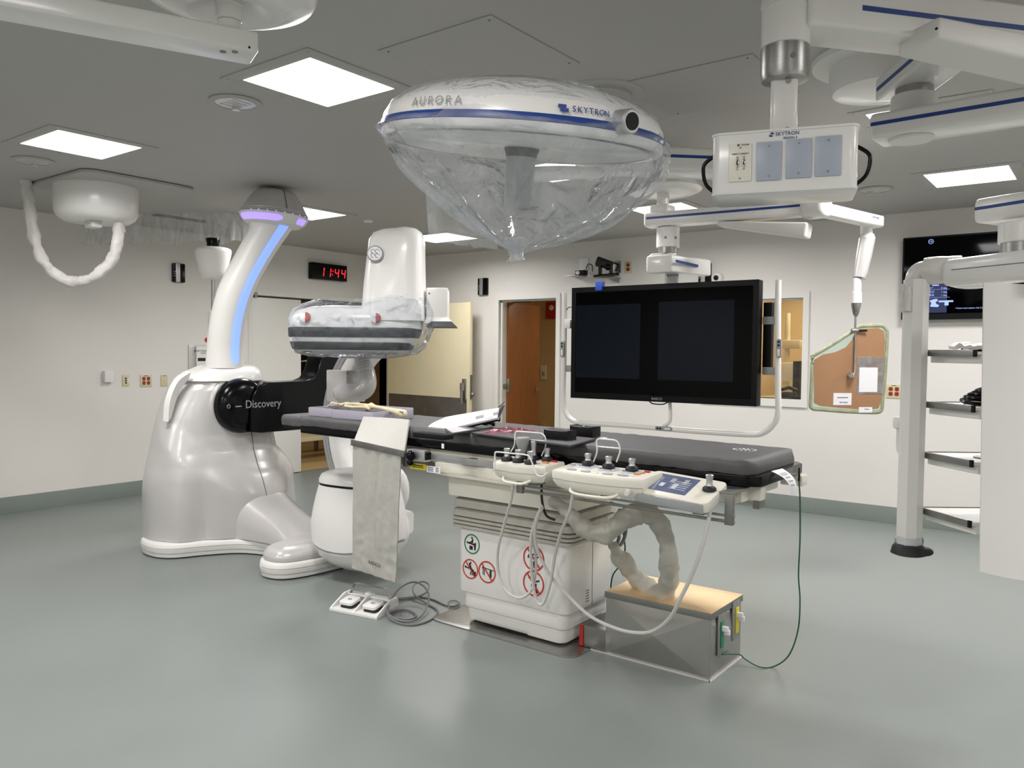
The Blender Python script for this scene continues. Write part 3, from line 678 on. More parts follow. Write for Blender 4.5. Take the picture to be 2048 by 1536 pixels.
# ================================================================ operating table
M['silver'] = mat('satin_silver', 'c3c4c5', .35, .8, var=.03)
tb = thing('operating_table', 'operating table with dark grey mattress on a beige pedestal with grey bellows', 'operating table', (-2.55, 3.55, 0))
MT = T(-2.6, 0, .966) @ RY(.56)
def tt(x, y, z): return MT @ V((x+2.6, y, z))           # a point given over the table frame
def mattress(x0, x1, y0_, y1_, z0, h, r, name, matn='pad', seed=1):
    """soft slab with gathered sides"""
    nu = int((x1-x0)/.025)
    mb = MB()
    rs = []
    for i in range(nu+1):
        x = x0+(x1-x0)*i/nu; e = min(x-x0, x1-x); ins = r-math.sqrt(max(0, r*r-max(0, r-e)**2)) if e < r else 0
        hh = h*(1 if e > .03 else .62+.38*math.sqrt(max(0, 1-(1-e/.03)**2))); ya, yb = y0_+ins, y1_-ins; ring = []
        c = .028
        for a in range(0, 91, 15): ring.append(V((x, ya+c-c*math.cos(math.radians(a)), z0+hh-c+c*math.sin(math.radians(a)))))
        for j in range(1, 16): ring.append(V((x, ya+c+(yb-ya-2*c)*j/16, z0+hh)))
        for a in range(90, -1, -15): ring.append(V((x, yb-c+c*math.cos(math.radians(a)), z0+hh-c+c*math.sin(math.radians(a)))))
        ring.append(V((x, yb-.006, z0))); ring.append(V((x, ya+.006, z0)))
        rs.append(ring)
    mb.loft(rs)
    o = mb.build(name, matn, tb, 70)
    for v in o.data.vertices:
        c = v.co; side = 1 if abs(c.y-(y0_+y1_)/2) > (y1_-y0_)/2-.05 else .35
        g = mnoise.noise(V((c.x*26+seed+c.z*40, c.y*3, c.z*10)))*.006*side+mnoise.noise(V((c.x*4, c.y*4, seed)))*.003
        v.co.z += g*.6; v.co.y += g*(1 if c.y < (y0_+y1_)/2 else -1)
    o.data.transform(MT); return o
MB(MT).prism([(-1.50,3.2),(1.38,3.2),(1.425,3.225),(1.44,3.26),(1.44,3.76),(1.41,3.81),(1.37,3.82),(-1.50,3.82),(-1.56,3.76),(-1.56,3.26)], 0, .044, .004).build('table_frame', 'black', tb)
mattress(-1.56, 1.405, 3.205, 3.815, .045, .062, .06, 'mattress')
MB(MT).prism([(-1.90,3.40),(-1.86,3.34),(-1.5,3.34),(-1.5,3.68),(-1.86,3.68),(-1.90,3.62)], -.002, .016, .003).build('head_frame', 'black', tb)
mattress(-1.92, -1.53, 3.32, 3.70, .017, .065, .09, 'head_pad', seed=9)
# logo printed on the foot end
b = MB(MT)
for k in range(16):
    a = 2*PI*k/16; b.box((1.24+.05*math.cos(a), 3.56+.05*math.sin(a)*.9, .1095), (.008, .008, .0015))
b.box((1.24,3.56,.1095), (.05,.008,.0015)).box((1.24,3.57,.1095), (.03,.006,.0015)); b.build('printed_mark', 'paper', tb)
# small sticker on the frame
b = MB(MT).box((on(886,899,'y',3.2).x+2.6, 3.199, .022), (.018,.003,.026)); b.build('sticker', 'paper', tb)
# carriage under the frame
MB(MT).bb(-.42, 1.33, 3.25, 3.77, -.085, -.001, .01).build('carriage', 'ivory', tb)
MB(MT).prism([(-.42,3.235),(1.355,3.235),(1.36,3.25),(1.36,3.30),(-.42,3.30)], -.074, -.001, .004).build('side_beam', 'ivory', tb)
MB(MT).bb(-.34, .5, 3.19, 3.8, -.135, -.118, .003).build('tray_edge', 'ivory', tb)
MB(MT).bb(-.36, 1.1, 3.21, 3.78, -.118, -.072, .004).build('under_tray', 'ivory', tb)
# end blocks
b = MB(MT).bb(1.34, 1.415, 3.30, 3.36, -.07, -.01, .005); b.build('end_block', 'ivory', tb)
b = MB(MT).bb(1.36, 1.46, 3.70, 3.78, -.055, -.005, .006); b.build('end_block', 'ivory', tb)
b = MB(MT).bb(1.30, 1.33, 3.52, 3.60, -.15, -.01, .003); b.build('end_bracket', 'steeld', tb)
b = MB(MT).bb(1.2, 1.32, 3.53, 3.56, -.135, -.125, .002).bb(1.2, 1.32, 3.53, 3.56, -.11, -.10, .002); b.build('end_rail', 'steel', tb)
# accessory rails
b = MB(MT).bb(-.60, .98, 3.155, 3.166, -.052, -.020, .002); b.build('side_rail', 'silver', tb)
for x in (-.5, -.1, .3, .7): MB(MT).bb(x-.02, x+.02, 3.166, 3.24, -.045, -.027).build('rail_mount', 'steeld', tb)
b = MB(MT).bb(.33, 1.40, 3.05, 3.062, -.128, -.116, .002).bb(.33, 1.40, 3.05, 3.062, -.103, -.094, .002); b.build('lower_rail', 'steeld', tb)
for x in (.32, 1.36):
    MB(MT).bb(x, x+.035, 3.045, 3.068, -.135, -.01, .003).build('rail_bracket', 'steeld', tb)
MB(MT).bb(1.24, 1.39, 3.05, 3.24, -.012, -.004, .003).build('rail_bracket', 'steeld', tb)
# pedestal: upper column, bellows, body, plinth
def rbx(x0, x1, y0_, y1_, z0, z1, r=.05, bev=.006): return MB(T((x0+x1)/2, (y0_+y1_)/2, 0)).prism(rrect(x1-x0, y1_-y0_, r, 6), z0, z1, bev)
rbx(-2.93, -2.12, 3.27, 3.79, .715, .84, .03).build('upper_column', 'ivory', tb)
rs = []; Z = .535
prof = [(-.028,.535),(0,.54),(0,.552),(-.02,.556),(0,.56),(0,.573),(-.02,.577),(0,.581),(0,.594),(-.02,.598),(.002,.604),(-.004,.635),(-.026,.643),(-.004,.652),(-.01,.69),(-.03,.70),(-.012,.708),(-.03,.714)]
for d, z in prof:
    p = rrect(.80+2*d, .50+2*d, .05, 6); rs.append([V((-2.53+a, 3.545+c, z)) for a, c in p])
MB().loft(rs).build('bellows', 'sheath', tb, 25)
rbx(-2.895, -2.165, 3.32, 3.785, .18, .536, .05, .008).build('pedestal_body', 'white2', tb)
rbx(-2.865, -2.185, 3.33, 3.775, .105, .179, .05, .004).build('lower_band', 'white2', tb)
rs = []
for d, z in ((0,.105),(.0,.10),(-.012,.09),(-.015,.03),(-.02,.02)):
    p = rrect(.68+2*d, .44+2*d, .045, 6); rs.append([V((-2.525+a, 3.552+c, z)) for a, c in p])
MB().loft(rs).build('plinth', 'white2', tb)
MB(T(-2.565,3.55,0)).prism(rrect(.96,.60,.07,6), 0.0, .006, .002).build('base_plate', 'steel', tb)
b = MB().bb(-2.78, -2.42, 3.335, 3.34, .022, .030); b.build('plinth_gap', 'blackm', tb)
b = MB()
b.bb(-2.1643,-2.1635,3.56,3.563,.18,.53).build('body_seam', 'line', tb)
b = MB()
for k in range(5): b.bb(-2.1643,-2.1635,3.50,3.53,.21+.014*k,.215+.014*k)
b.build('rating_label', 'line', tb)
# warning pictograms on the body (front face y=3.32)
def sign(x, z, r, kind):
    m = face_my(x, 3.3195, z); col = 'signg' if kind == 0 else 'signr'
    rg = MB(m); ring = [[V((rr*math.cos(2*PI*i/40), rr*math.sin(2*PI*i/40), h)) for i in range(40)] for rr, h in ((r*.87,0),(r*.87,.0012),(r,.0012),(r,0))]
    rg.loft(ring+[ring[0]], False, False)
    if kind: rg.box((0,0,.0016), (r*1.8,r*.13,.0014), 0, RZ(-50))
    rg.build('warning_ring', col, tb)
    f = MB(m); k = r/.058
    def bx(x_, y_, w_, h_, a=0): f.box((0,0,0), (w_*k,h_*k,.0012), 0, T(x_*k,y_*k,.0006) @ RZ(a))
    def head(x_, y_): f.prism(circ(.006*k, 12, cx=x_*k, cy=y_*k), 0, .0012)
    if kind == 0:
        head(0,.036); bx(.004,.018,.010,.026,-10); bx(-.010,.010,.03,.007,25); head(-.034,.006); bx(-.004,.001,.05,.008,-8); bx(.02,-.012,.008,.04,8); bx(-.006,-.022,.024,.022); bx(.026,-.012,.006,.046,-6)
    elif kind == 1:
        head(.002,.036); bx(-.002,.02,.012,.03,20); bx(-.016,.004,.04,.007,-10); head(-.036,.008); bx(.012,.0,.032,.008,-35); bx(.004,-.02,.006,.03,-20); bx(.016,-.02,.006,.03,-15); bx(.032,-.022,.018,.024)
    elif kind == 2:
        bx(.016,.016,.06,.004,-6); bx(.024,-.006,.012,.036); bx(-.026,.004,.004,.04); bx(-.018,-.002,.004,.036); f.prism([(-.035*k,.016*k),(-.026*k,.03*k),(-.017*k,.016*k)], 0, .0012)
    elif kind == 3:
        bx(-.0,.018,.06,.007,12); head(-.028,.004); bx(.01,-.008,.016,.03); bx(.004,-.028,.012,.03,6); bx(.024,.01,.02,.006,40)
    else:
        bx(-.01,.03,.04,.006,25); head(-.014,.016); bx(.018,.012,.03,.007,20); bx(.008,-.016,.018,.034); bx(-.008,-.02,.01,.03); bx(.016,-.034,.014,.016)
    f.build('pictogram', 'ink', tb)
sign(-2.785, .452, .055, 0); sign(-2.795, .313, .055, 1); sign(-2.678, .316, .06, 2); sign(-2.37, .441, .067, 3); sign(-2.37, .311, .067, 4)
# clamp with black knob on the rail by the drape, and the labels under it
cl = thing('rail_clamp', 'steel rail clamp with black knob beside the hanging drape', 'clamp', on(835, 912, 'y', 3.12))
c = on(832, 911, 'y', 3.12)
MB().box((c.x, 3.14, c.z), (.135, .05, .062), .004).build('block', 'silver', cl)
MB().ball((c.x-.01, 3.09, c.z), .026, (1,1,1.15)).cyl((c.x-.01,3.12,c.z),(c.x-.01,3.09,c.z), .01).build('knob', 'black', cl)
MB().ball((c.x-.052, 3.13, c.z-.045), .018).build('lower_knob', 'black', cl)
MB().box((c.x+.07, 3.14, c.z), (.014,.04,.04), .003).build('jaw', 'blackm', cl)
b = MB().box((c.x-.095, 3.135, c.z-.02), (.03,.012,.10), .002); b.build('bracket', 'steeld', cl)
q = on(836, 933, 'y', 3.15)
MB().box((q.x, 3.15, q.z), (.12, .003, .034)).build('yellow_label', 'yellow', cl)
b = MB().box((q.x+.005, 3.148, q.z+.006), (.07,.001,.006)).box((q.x+.002, 3.148, q.z-.004), (.08,.001,.004)); b.build('label_print', 'ink', cl)
b = MB().box((q.x+.115, 3.15, q.z-.006), (.1, .003, .034)); b.build('white_label', 'paper', cl)
b = MB()
for k in range(3): b.box((q.x+.095, 3.148, q.z+.004-.009*k), (.04,.001,.003)); b.box((q.x+.143, 3.148, q.z+.004-.009*k), (.022,.001,.003))
b.build('label_print', 'ink', cl)
# lead drape
dr = thing('lead_drape', 'pale grey lead apron hanging from the near edge of the table', 'radiation drape', on(752, 1140, 'y', 3.1))
p0, p1 = on(707,883,'y',3.1), on(808,905,'y',3.1); t0, t1 = on(727,833,'y',3.215), on(818,839,'y',3.215)
q0, q1 = on(705,1136,'y',3.1), on(796,1166,'y',3.1)
nrm = (t0-p0).cross(p1-p0).normalized()
def quad(a, b_, c, d, th, n): return [[a, b_, c, d], [a+n*th, b_+n*th, c+n*th, d+n*th]]
def fq(u, v):
    P = p0.lerp(t0, v).lerp(p1.lerp(t1, v), u); return P-nrm*(.003*math.sin(PI*u))
MB().grid(fq, 10, 10, .012).build('top_board', 'pale', dr)
def fc(u, v):
    top = p0.lerp(p1-V((.03,0,0))*0, u); bot = q0.lerp(q1, u*1.0); right = 1-.0
    P = top.lerp(bot, v); w_ = mnoise.noise(V((u*3, v*4, 2)))*.008+abs(mnoise.noise(V((u*5+v*3, v*7-u*2, 5))))*.008+mnoise.noise(V((u*14, v*22, 5)))*.002
    P.x -= .022*u*(1-v*.3) if u > .5 else 0
    P.y += w_*(.15+v*.8)+.003*math.sin(u*26+v*3); return P
MB().grid(lambda u, v: fc(u, v), 40, 80, .006).build('curtain', 'pale', dr, 80)
bx_ = MB(); d = (p1-p0); L = d.length; fr_ = facing((p0+p1)/2+V((0,-.008,-.006)), d, (0,0,1))
MB(fr_).box((0,0,0), (L+.02,.034,.008), .001).build('clamp_strip', 'steeld', dr)
for k in range(7):
    MB(fr_).cyl((-L/2+.02+(L-.04)*k/6,0,.003), (-L/2+.02+(L-.04)*k/6,0,.0065), .005, seg=8).build('rivet', 'steel', dr)
e = on(750, 1128, 'y', 3.083); text('brand_print', 'AADCO', .028, face_my(e.x, 3.078, e.z) @ RZ(-6), 'ink', dr); text('brand_print', 'medical', .010, face_my(e.x, 3.078, e.z-.02) @ RZ(-6), 'shaft', dr)
# floor stand of the step box
sb = thing('step_box', 'stainless steel floor box with socket plates and shiny lid coloured like a warm reflection', 'floor box', (-1.72, 3.62, 0))
def creased(o0, ux, uy, w_, h_, depth_, name, mt):
    """sheet panel with diagonal crease lines meeting in the middle"""
    ux, uy = V(ux), V(uy); n = ux.cross(uy).normalized(); o0 = V(o0); tbm = MB(); c = o0+ux*w_/2+uy*h_/2+n*depth_
    P = [o0, o0+ux*w_, o0+ux*w_+uy*h_, o0+uy*h_]
    for i in range(4):
        tbm.loft([[P[i], P[(i+1) % 4]], [c, c]], closed=False)
    bmesh.ops.remove_doubles(tbm.bm, verts=tbm.bm.verts, dist=1e-5)
    bmesh.ops.recalc_face_normals(tbm.bm, faces=tbm.bm.faces)
    return tbm.build(name, mt, sb, 1)
bx0, bx1, by0, by1, bz = -2.003, -1.452, 3.43, 3.80, .30
MB().bb(bx0+.004, bx1-.004, by0+.004, by1-.004, 0, bz).build('body', 'steeld', sb)
creased((bx0, by0+.001, .004), (1,0,0), (0,0,1), bx1-bx0, bz-.004, .020, 'front_sheet', 'sheet')
creased((bx1-.001, by0, .004), (0,1,0), (0,0,1), by1-by0, bz-.004, .012, 'side_sheet', 'sheet')
creased((bx0-.006, by0-.006, bz+.016), (1,0,0), (0,1,0), bx1-bx0+.012, by1-by0+.012, .014, 'lid_top', 'warmrefl')
b = MB().bb(bx0-.006, bx1+.006, by0-.006, by0, bz-.016, bz+.016, .001).bb(bx1, bx1+.006, by0-.0, by1+.006, bz-.016, bz+.016, .001).bb(bx0-.006, bx0, by0, by1, bz-.016, bz+.016, .001).bb(bx0, bx1, by1, by1+.006, bz-.016, bz+.016, .001)
b.build('lid_rim', 'steeld', sb)
b = MB().bb(bx0-.15, bx0, by0+.004, by1-.05, 0, .115, .002); b.build('low_duct', 'steeld', sb)
MB().bb(bx0-.154, bx0-.132, by0-.001, by0+.003, .002, .113).build('red_tape', 'red', sb)
b = MB().bb(bx0-.155, bx1+.006, by0-.01, by0+.002, 0, .006, .001).bb(bx1-.002, bx1+.01, by0-.01, by1+.01, 0, .006, .001); b.build('caulk_line', 'pearl', sb)
def sockets(y, z, colr, h=.075, name='socket_plate'):
    k = MB().box((bx1+.008, y, z), (.008, h, .19), .002).build(name, 'steel', sb)
    MB().box((bx1+.014, y+.006, z-.002), (.006, .035, .125), .002).build('outlet', colr, k)
    for zz in (-.0, .02): 
        MB().box((bx1+.03, y+(.0 if zz else .018), z+.008+zz), (.03, .015, .024), .003).build('plug', 'paper', k)
sockets(3.53, .195, 'greenp', .07)
sockets(3.71, .215, 'yellow', .085)
# ================================================================ bedside controls on the near rail
def joystick(x, y, z, h, par, wide=False):
    k = MB().lathe([(.026,0),(.029,.004),(.027,.014),(.02,.02),(.012,.024)], T(x,y,z), 24).build('joystick_boot', 'rubber', par)
    if wide: prof = [(.012,.02),(.02,.035),(.026,.06),(.034,.075),(.034,.10),(.03,.104),(.003,.104)]
    else: prof = [(.017,.018),(.013,.028),(.0125,h*.7),(.016,h-.006),(.016,h),(.012,h+.003),(.003,h+.003)]
    MB().lathe(prof, T(x,y,z), 24).build('joystick_knob', 'shaft' if wide else 'silver', k); return k
M['clearring'] = mat('pale_keypad', 'c9ced6', .3, var=.03)
M['orange'] = mat('orange_button', 'd58a4a', .4)
def bow(w_, r=.006, n=18):
    return cr([V((-w_/2,0,0)), V((-w_/2+.012,-.018,-.006)), V((-w_*.25,-.03,-.012)), V((w_*.25,-.03,-.012)), V((w_/2-.012,-.018,-.006)), V((w_/2,0,0))], 6)
# --- box 1: five joysticks and two wire guards
def curved_case(cx, cy, z0, z1, w_, d_, name, par, mt='ivory', ang=0, tilt=4):
    m = T(cx, cy, z0) @ RZ(ang) @ RX(tilt); P = []
    for k in range(13):
        t = -1+2*k/12; P.append((t*w_/2, -d_/2-.028*(1-t*t)))
    P += [(w_/2+.004, d_/2), (-w_/2-.004, d_/2)]
    rs = []
    h = z1-z0
    for s_, z in ((.80,0),(.9,.012),(.985,.035),(1,h*.6),(1,h-.012),(.985,h-.003),(.96,h)):
        rs.append([V((p[0]*s_, p[1]*(s_ if s_ > .95 else s_+.02), z)) for p in P])
    MB(m).loft(rs).build(name, mt, par, 40)
    lp = [V((p[0]*1.003, p[1]*1.003, h*.55)) for p in P[:13]]
    MB(m).tube(lp, .0016, 6).build('case_seam', 'shaft', par)
    b = MB(m).tube([V((p.x*1, p.y-d_/2-.018, p.z+.012)) for p in bow(w_*.52)], .0065, 10); b.build('front_handle', 'ivory', par)
    return m, h
c1 = thing('joystick_box', 'smaller ivory control box with five knobs and white wire guards', 'control panel', (-2.22, 3.05, .9))
m1, h1 = curved_case(-2.215, 3.055, .905, .985, .305, .15, 'case', c1)
for i, (x, y, h_, wd) in enumerate(((-.10,-.035,.045,0),(-.03,-.04,.045,0),(.045,-.045,.045,0),(-.062,.04,.1,1),(.0,.045,.075,0),(.075,.05,.05,0))):
    p = m1 @ V((x, y, h1)); joystick(p.x, p.y, p.z, h_+.012, c1, bool(wd))
for x, mt_ in ((.118, 'red'), (.10, 'orange')):
    p = m1 @ V((x, .045 if mt_ == 'red' else .0, h1)); MB().box((p.x, p.y, p.z+.003), (.028,.018,.01), .003).build('button', mt_, c1)
def guard(m, x0, x1, y, zt, yb, par, z0=0):
    pts = [V((x0,y,z0)), V((x0+.004,yb,z0+(zt-z0)*.5)), V((x0+.008,yb,zt-.01)), V((x0+.02,yb,zt)), V((x1-.03,yb,zt-.006)), V((x1-.012,yb,zt-.02)), V((x1-.002,yb,(zt+z0)*.6)), V((x1,y,z0))]
    MB(m).tube(cr(pts, 5), .0034, 8).build('wire_guard', 'white', par)
def wire(pts, y_, name, par, r=.0036): MB().tube(cr([on(u, v, 'y', y_) for u, v in pts], 4), r, 8).build(name, 'white', par)
wire([(985,941),(989,936),(990,920),(990,908),(994,904),(1025,907),(1053,910),(1060,916),(1067,933),(1073,948),(1079,952),(1087,952),(1094,946)], 2.94, 'wire_guard', c1)
wire([(1022,903),(1029,890),(1030,872),(1032,864),(1040,863),(1075,866),(1085,868),(1091,877),(1091,894),(1083,912)], 3.11, 'wire_guard', c1); wire([(1031,879),(1060,880),(1089,882)], 3.11, 'guard_bar', c1, .003)
# --- box 2: three joysticks in keypads, oval keys
c2 = thing('joystick_box', 'wider ivory control box with three knobs and a row of oval keys', 'control panel', (-1.80, 3.0, .89))
m2, h2 = curved_case(-1.765, 3.01, .905, .99, .45, .17, 'case', c2)
for x, y in ((-.115,.035),(.0,.02),(.115,.02)):
    MB(m2).prism(circ(.052, 28, .036, x, y), h2-.002, h2+.006, .002).build('keypad', 'clearring', c2)
    for k in range(5):
        a = math.radians(200+35*k); MB(m2).box((x+.04*math.cos(a), y+.026*math.sin(a), h2+.007), (.012,.007,.002), .001).build('key_mark', 'navy' if k % 2 else 'shaft', c2)
    p = m2 @ V((x, y+.004, h2+.006)); joystick(p.x, p.y, p.z, .05, c2)
for x in (-.14,-.065,.045,.115):
    MB(m2).prism(circ(.025, 20, .011, x, -.055-.02*(1-(x/.22)**2)+.012), h2-.001, h2+.004, .001).build('oval_key', 'shaft', c2)
MB(m2).prism(circ(.010, 14, .009, -.008, -.066), h2-.001, h2+.004, .001).build('round_key', 'ivory', c2)
for x, y, mt_ in ((.175,.05,'red'),(.165,.018,'orange'),(.16,-.01,'orange'),(.15,-.045,'ivory'),(-.19,.03,'shaft'),(-.185,.0,'clearring')):
    MB(m2).box((x, y, h2+.002), (.026,.014,.008), .003).build('button', mt_, c2)
MB(m2).cyl((.165,-.098,.03),(.17,-.125,.03), .013, .011).build('side_knob', 'ivory', c2)
wire([(1186,926),(1194,904),(1193,884),(1197,878),(1215,879),(1231,881),(1237,887),(1240,902),(1233,924)], 3.09, 'wire_guard', c2); wire([(1195,893),(1215,895),(1238,897)], 3.09, 'guard_bar', c2, .003)
# --- box 3: touch screen panel with one joystick
c3 = thing('touch_panel', 'tilted touch screen control panel with a single knob at the end of the rail', 'control panel', (-1.43, 2.98, .88))
pa = [on(*q, 'y', y_) for q, y_ in (((1262,978),2.93),((1418,1012),2.93),((1453,962),3.14),((1313,941),3.14))]
o_ = (pa[0]+pa[1]+pa[2]+pa[3])/4; ux = ((pa[1]-pa[0])+(pa[2]-pa[3])).normalized(); uy = ((pa[3]-pa[0])+(pa[2]-pa[1])); L_ = ((pa[1]-pa[0]).length+(pa[2]-pa[3]).length)/2; W_ = uy.length/2
m3 = facing(o_, ux, uy)
MB(m3).prism(rrect(L_, W_, .028, 6), -.045, 0, .008).build('case', 'ivory', c3)
MB(m3).box((0,-W_/2-.003,-.024), (L_-.03,.012,.040), .005).build('front_trim', 'silver', c3)
M['screen'] = mat('lcd_screen', '454d66', .12, var=.25, scale=18, emit='5b6682', estr=.4)
s3 = MB(m3).box((-.045,.006,.0006), (L_*.60,W_*.70,.002)).build('screen', 'screen', c3)
for k in range(6): MB(m3).box((-.13+.028*k,.006+.05*(k%2)-.02,.002), (.02,.02+.006*k,.0006)).build('screen_tile', 'shaft' if k % 2 else 'clearring', s3)
for k in range(5): MB(m3).box((.0+.0*k,-.035+.017*k,.002), (.075,.004,.0006)).build('screen_row', 'clearring', s3)
p = m3 @ V((L_/2-.042, .012, 0)); joystick(p.x, p.y, p.z-.004, .065, c3)
MB().box((-1.36, 3.10, .865), (.05,.08,.05), .004).build('rail_clamp', 'steeld', c3)
MB().box((-1.80, 3.09, .87), (.05,.06,.03), .004).build('rail_clamp', 'steeld', c2)
MB().box((-2.2, 3.10, .885), (.05,.08,.03), .004).build('rail_clamp', 'steeld', c1)
# ---------------- cables; pixel tracks with their own distances along the table front
def track(pts, n=8):
    return cr([on(u, v, 'y', y_) for u, v, y_ in pts], n)
def cable(name, pts, r, mt, label, cat='cable', seg=8, grp=None, n=8, wob=0):
    o = MB().tube(track(pts, n), r, seg).build(name, mt); tag(o, label, cat, grp); return o
cable('control_cable', [(1026,966,3.03),(1022,1000,3.06),(1008,1050,3.15),(996,1100,3.22),(996,1140,3.24),(1005,1170,3.24),(1022,1190,3.24),(1045,1195,3.25),(1065,1175,3.25),(1072,1130,3.24),(1068,1080,3.2),(1072,1045,3.15),(1085,1015,3.10)], .0075, 'wcable', 'pale grey cable looping from the smaller joystick box')
cable('control_cable', [(1146,985,2.98),(1140,1020,3.02),(1122,1065,3.12),(1110,1110,3.2),(1102,1160,3.23),(1090,1200,3.24),(1080,1209,3.24),(1070,1190,3.24),(1063,1140,3.22),(1062,1080,3.18),(1070,1045,3.15),(1083,1012,3.09)], .008, 'wcable', 'pale grey cable looping from the wider joystick box')
cable('control_cable', [(1422,1015,3.0),(1408,1080,3.0),(1388,1140,3.02),(1362,1195,3.05),(1340,1235,3.1),(1310,1260,3.15),(1280,1266,3.2),(1235,1258,3.24),(1180,1232,3.26),(1135,1190,3.26),(1100,1150,3.24),(1075,1100,3.2),(1070,1060,3.16),(1080,1020,3.1)], .0085, 'wcable', 'long pale grey cable sagging from the touch panel past the steel box')
o = MB().tube(track([(1083,965,3.12),(1084,1000,3.12),(1092,1030,3.14),(1110,1040,3.15)]), .006, 8).build('control_cable', 'rubber'); tag(o, 'short dark cable bent under the joystick boxes', 'cable')
# fabric sheath full of cables, looping under the table and resting on the box
sh = cr([on(u, v, 'y', y_) for u, v, y_ in ((1105,1000,3.22),(1135,1022,3.2),(1160,1050,3.2),(1190,1068,3.2),(1222,1062,3.22),(1250,1038,3.24),(1285,1024,3.28),(1315,1040,3.32),(1332,1080,3.36),(1338,1125,3.4),(1338,1165,3.46),(1322,1186,3.52),(1295,1176,3.56),(1268,1150,3.55),(1242,1118,3.5),(1226,1092,3.45))], 10)
n = len(sh); rr = []
for i in range(n):
    t = i/(n-1); rr.append((.026+.018*math.sin(min(1, t*3)*PI/2))*(1 if t < .93 else 1-.4*(t-.93)/.07)*(1+.05*math.sin(i*.37)+.04*math.sin(i*.9)))
o = MB().tube(sh, rr, 28).build('cable_sheath', 'sheath'); crumple(o, .012, 17, 2); crumple(o, .005, 45, 4); tag(o, 'wrinkled grey fabric cable sheath looping from the table onto the steel box', 'cable sheath')
o = MB().tube(cr([on(u, v, 'y', 3.36) for u, v in ((1301,1024),(1318,1048),(1334,1070),(1338,1060))], 5), .006, 6, sq=.4).build('zip_strip', 'cable', o) if False else None
for k, (a, c) in enumerate((((1226,1092),(1236,1060)), ((1232,1098),(1246,1070)))):
    pass
o = MB().tube(cr([on(u, v, 'y', y_) for u, v, y_ in ((1232,1095,3.5),(1245,1085,3.55),(1252,1060,3.6),(1248,1035,3.62),(1240,1020,3.6),(1234,1040,3.58),(1238,1075,3.52),(1228,1098,3.5))], 6), .009, 8).build('control_cable', 'cable'); tag(o, 'grey cable bundle looping above the end of the fabric sheath', 'cable')
o = MB().tube(cr([on(u, v, 'y', y_) for u, v, y_ in ((1246,1060,3.8),(1250,1100,3.82),(1240,1130,3.84),(1226,1150,3.84),(1221,1180,3.84),(1222,1205,3.82))], 6), .004, 6).build('thin_cable', 'rubber'); tag(o, 'thin black cable hanging behind the steel box', 'cable')
# green earth lead
pts = [on(1598,962,'y',3.62), on(1600,1000,'y',3.62), on(1600,1080,'y',3.63), on(1597,1150,'y',3.64), on(1600,1200,'y',3.65), on(1596,1260,'y',3.66), on(1578,1310,'y',3.68), on(1550,1332,'z',.012), on(1520,1334,'z',.008), on(1490,1318,'z',.03), on(1478,1309,'z',.055), on(1445,1309,'y',3.56)]
o = MB().tube(cr(pts, 8), .0035, 8).build('earth_lead', 'green'); tag(o, 'thin green earth wire hanging from the foot of the table to the steel box', 'cable')
q = on(1598, 950, 'y', 3.62); MB().cyl(pts[0], pts[0]+V((0,0,.06)), .006, .004).build('strain_relief', 'rubber', o)
# white tag at the foot of the table
q0 = on(1548, 938, 'y', 3.42); q1 = on(1568, 938, 'y', 3.5)
def tagf(u, v):
    a = V((-1.165, 3.36, 1.005)).lerp(V((-1.155, 3.47, 1.005)), u); e = V((-1.10, 3.42, .90)).lerp(V((-1.09, 3.46, .895)), u)
    P = a.lerp(e, v); P.x += .03*math.sin(v*PI)*.8; P.z += .012*math.sin(v*PI); return P
o = MB().grid(tagf, 6, 14, .001).build('paper_tag', 'paper'); tag(o, 'curled white paper tag hanging from the foot end of the mattress', 'tag')
k = MB().grid(lambda u, v: tagf(.2+.6*u, .15+.12*v)+V((.0015,-.0008,.0015)), 3, 3).build('tag_print', 'shaft', o)
for s_ in (.35,.5,.65): MB().grid(lambda u, v: tagf(.2+.5*u, s_+.04*v)+V((.0015,-.0008,.0012)), 3, 2).build('tag_print', 'shaft', o)
# ================================================================ things lying on the table
ZT = lambda x: (tt(x, 3.4, .109)).z
# foam light box with an arm skeleton
tr = thing('foam_tray', 'pale lilac foam tray under the arm bones', 'tray', (-3.75, 3.5, ZT(-3.75)))
x0, x1, y0_, y1_ = -4.05, -3.36, 3.25, 3.55; zt = ZT(-3.8)
A = on(617, 835, 'z', zt); mT = T(0,0,zt) @ RY(.56)
xl, xr = on(617,848,'y',3.25).x, on(820,838,'y',3.56).x
def TR(x, y, z): return V((x, y, ZT(x)+z))
def slab(x0, x1, y0_, y1_, z0, z1, name, mt, par, bev=.001):
    mb = MB(T(0,0,ZT((x0+x1)/2)) ); mb.bb(x0, x1, y0_, y1_, z0, z1, bev); return mb.build(name, mt, par)
xm = (xl*.62+xr*.38)
slab(xl, xm, 3.25, 3.26, 0, .052, 'front_board', 'lilac', tr); slab(xm+.002, xr, 3.25, 3.26, 0, .052, 'front_board', 'lilac', tr)
slab(xl, xr, 3.58, 3.59, 0, .062, 'back_board', 'lilac', tr); slab(xl, xl+.01, 3.26, 3.58, 0, .052, 'end_board', 'lilac', tr); slab(xr-.01, xr, 3.26, 3.58, 0, .055, 'end_board', 'lilac', tr)
M['smoke'] = mat('smoked_acrylic', '55525a', .12, var=.05, coat=.3)
slab(xl+.01, xr-.01, 3.262, 3.578, .034, .040, 'glass_sheet', 'smoke', tr)
bn = thing('arm_skeleton', 'ivory model of human arm bones lying on the lilac tray', 'anatomical model', (-3.7, 3.42, ZT(-3.7)+.05))
def bp(u, v, y_): return on(u, v, 'y', y_)
hum = [bp(u, v, y_) for u, v, y_ in ((742,812,3.42),(756,815,3.41),(775,819,3.40),(792,823,3.39),(803,827,3.38))]
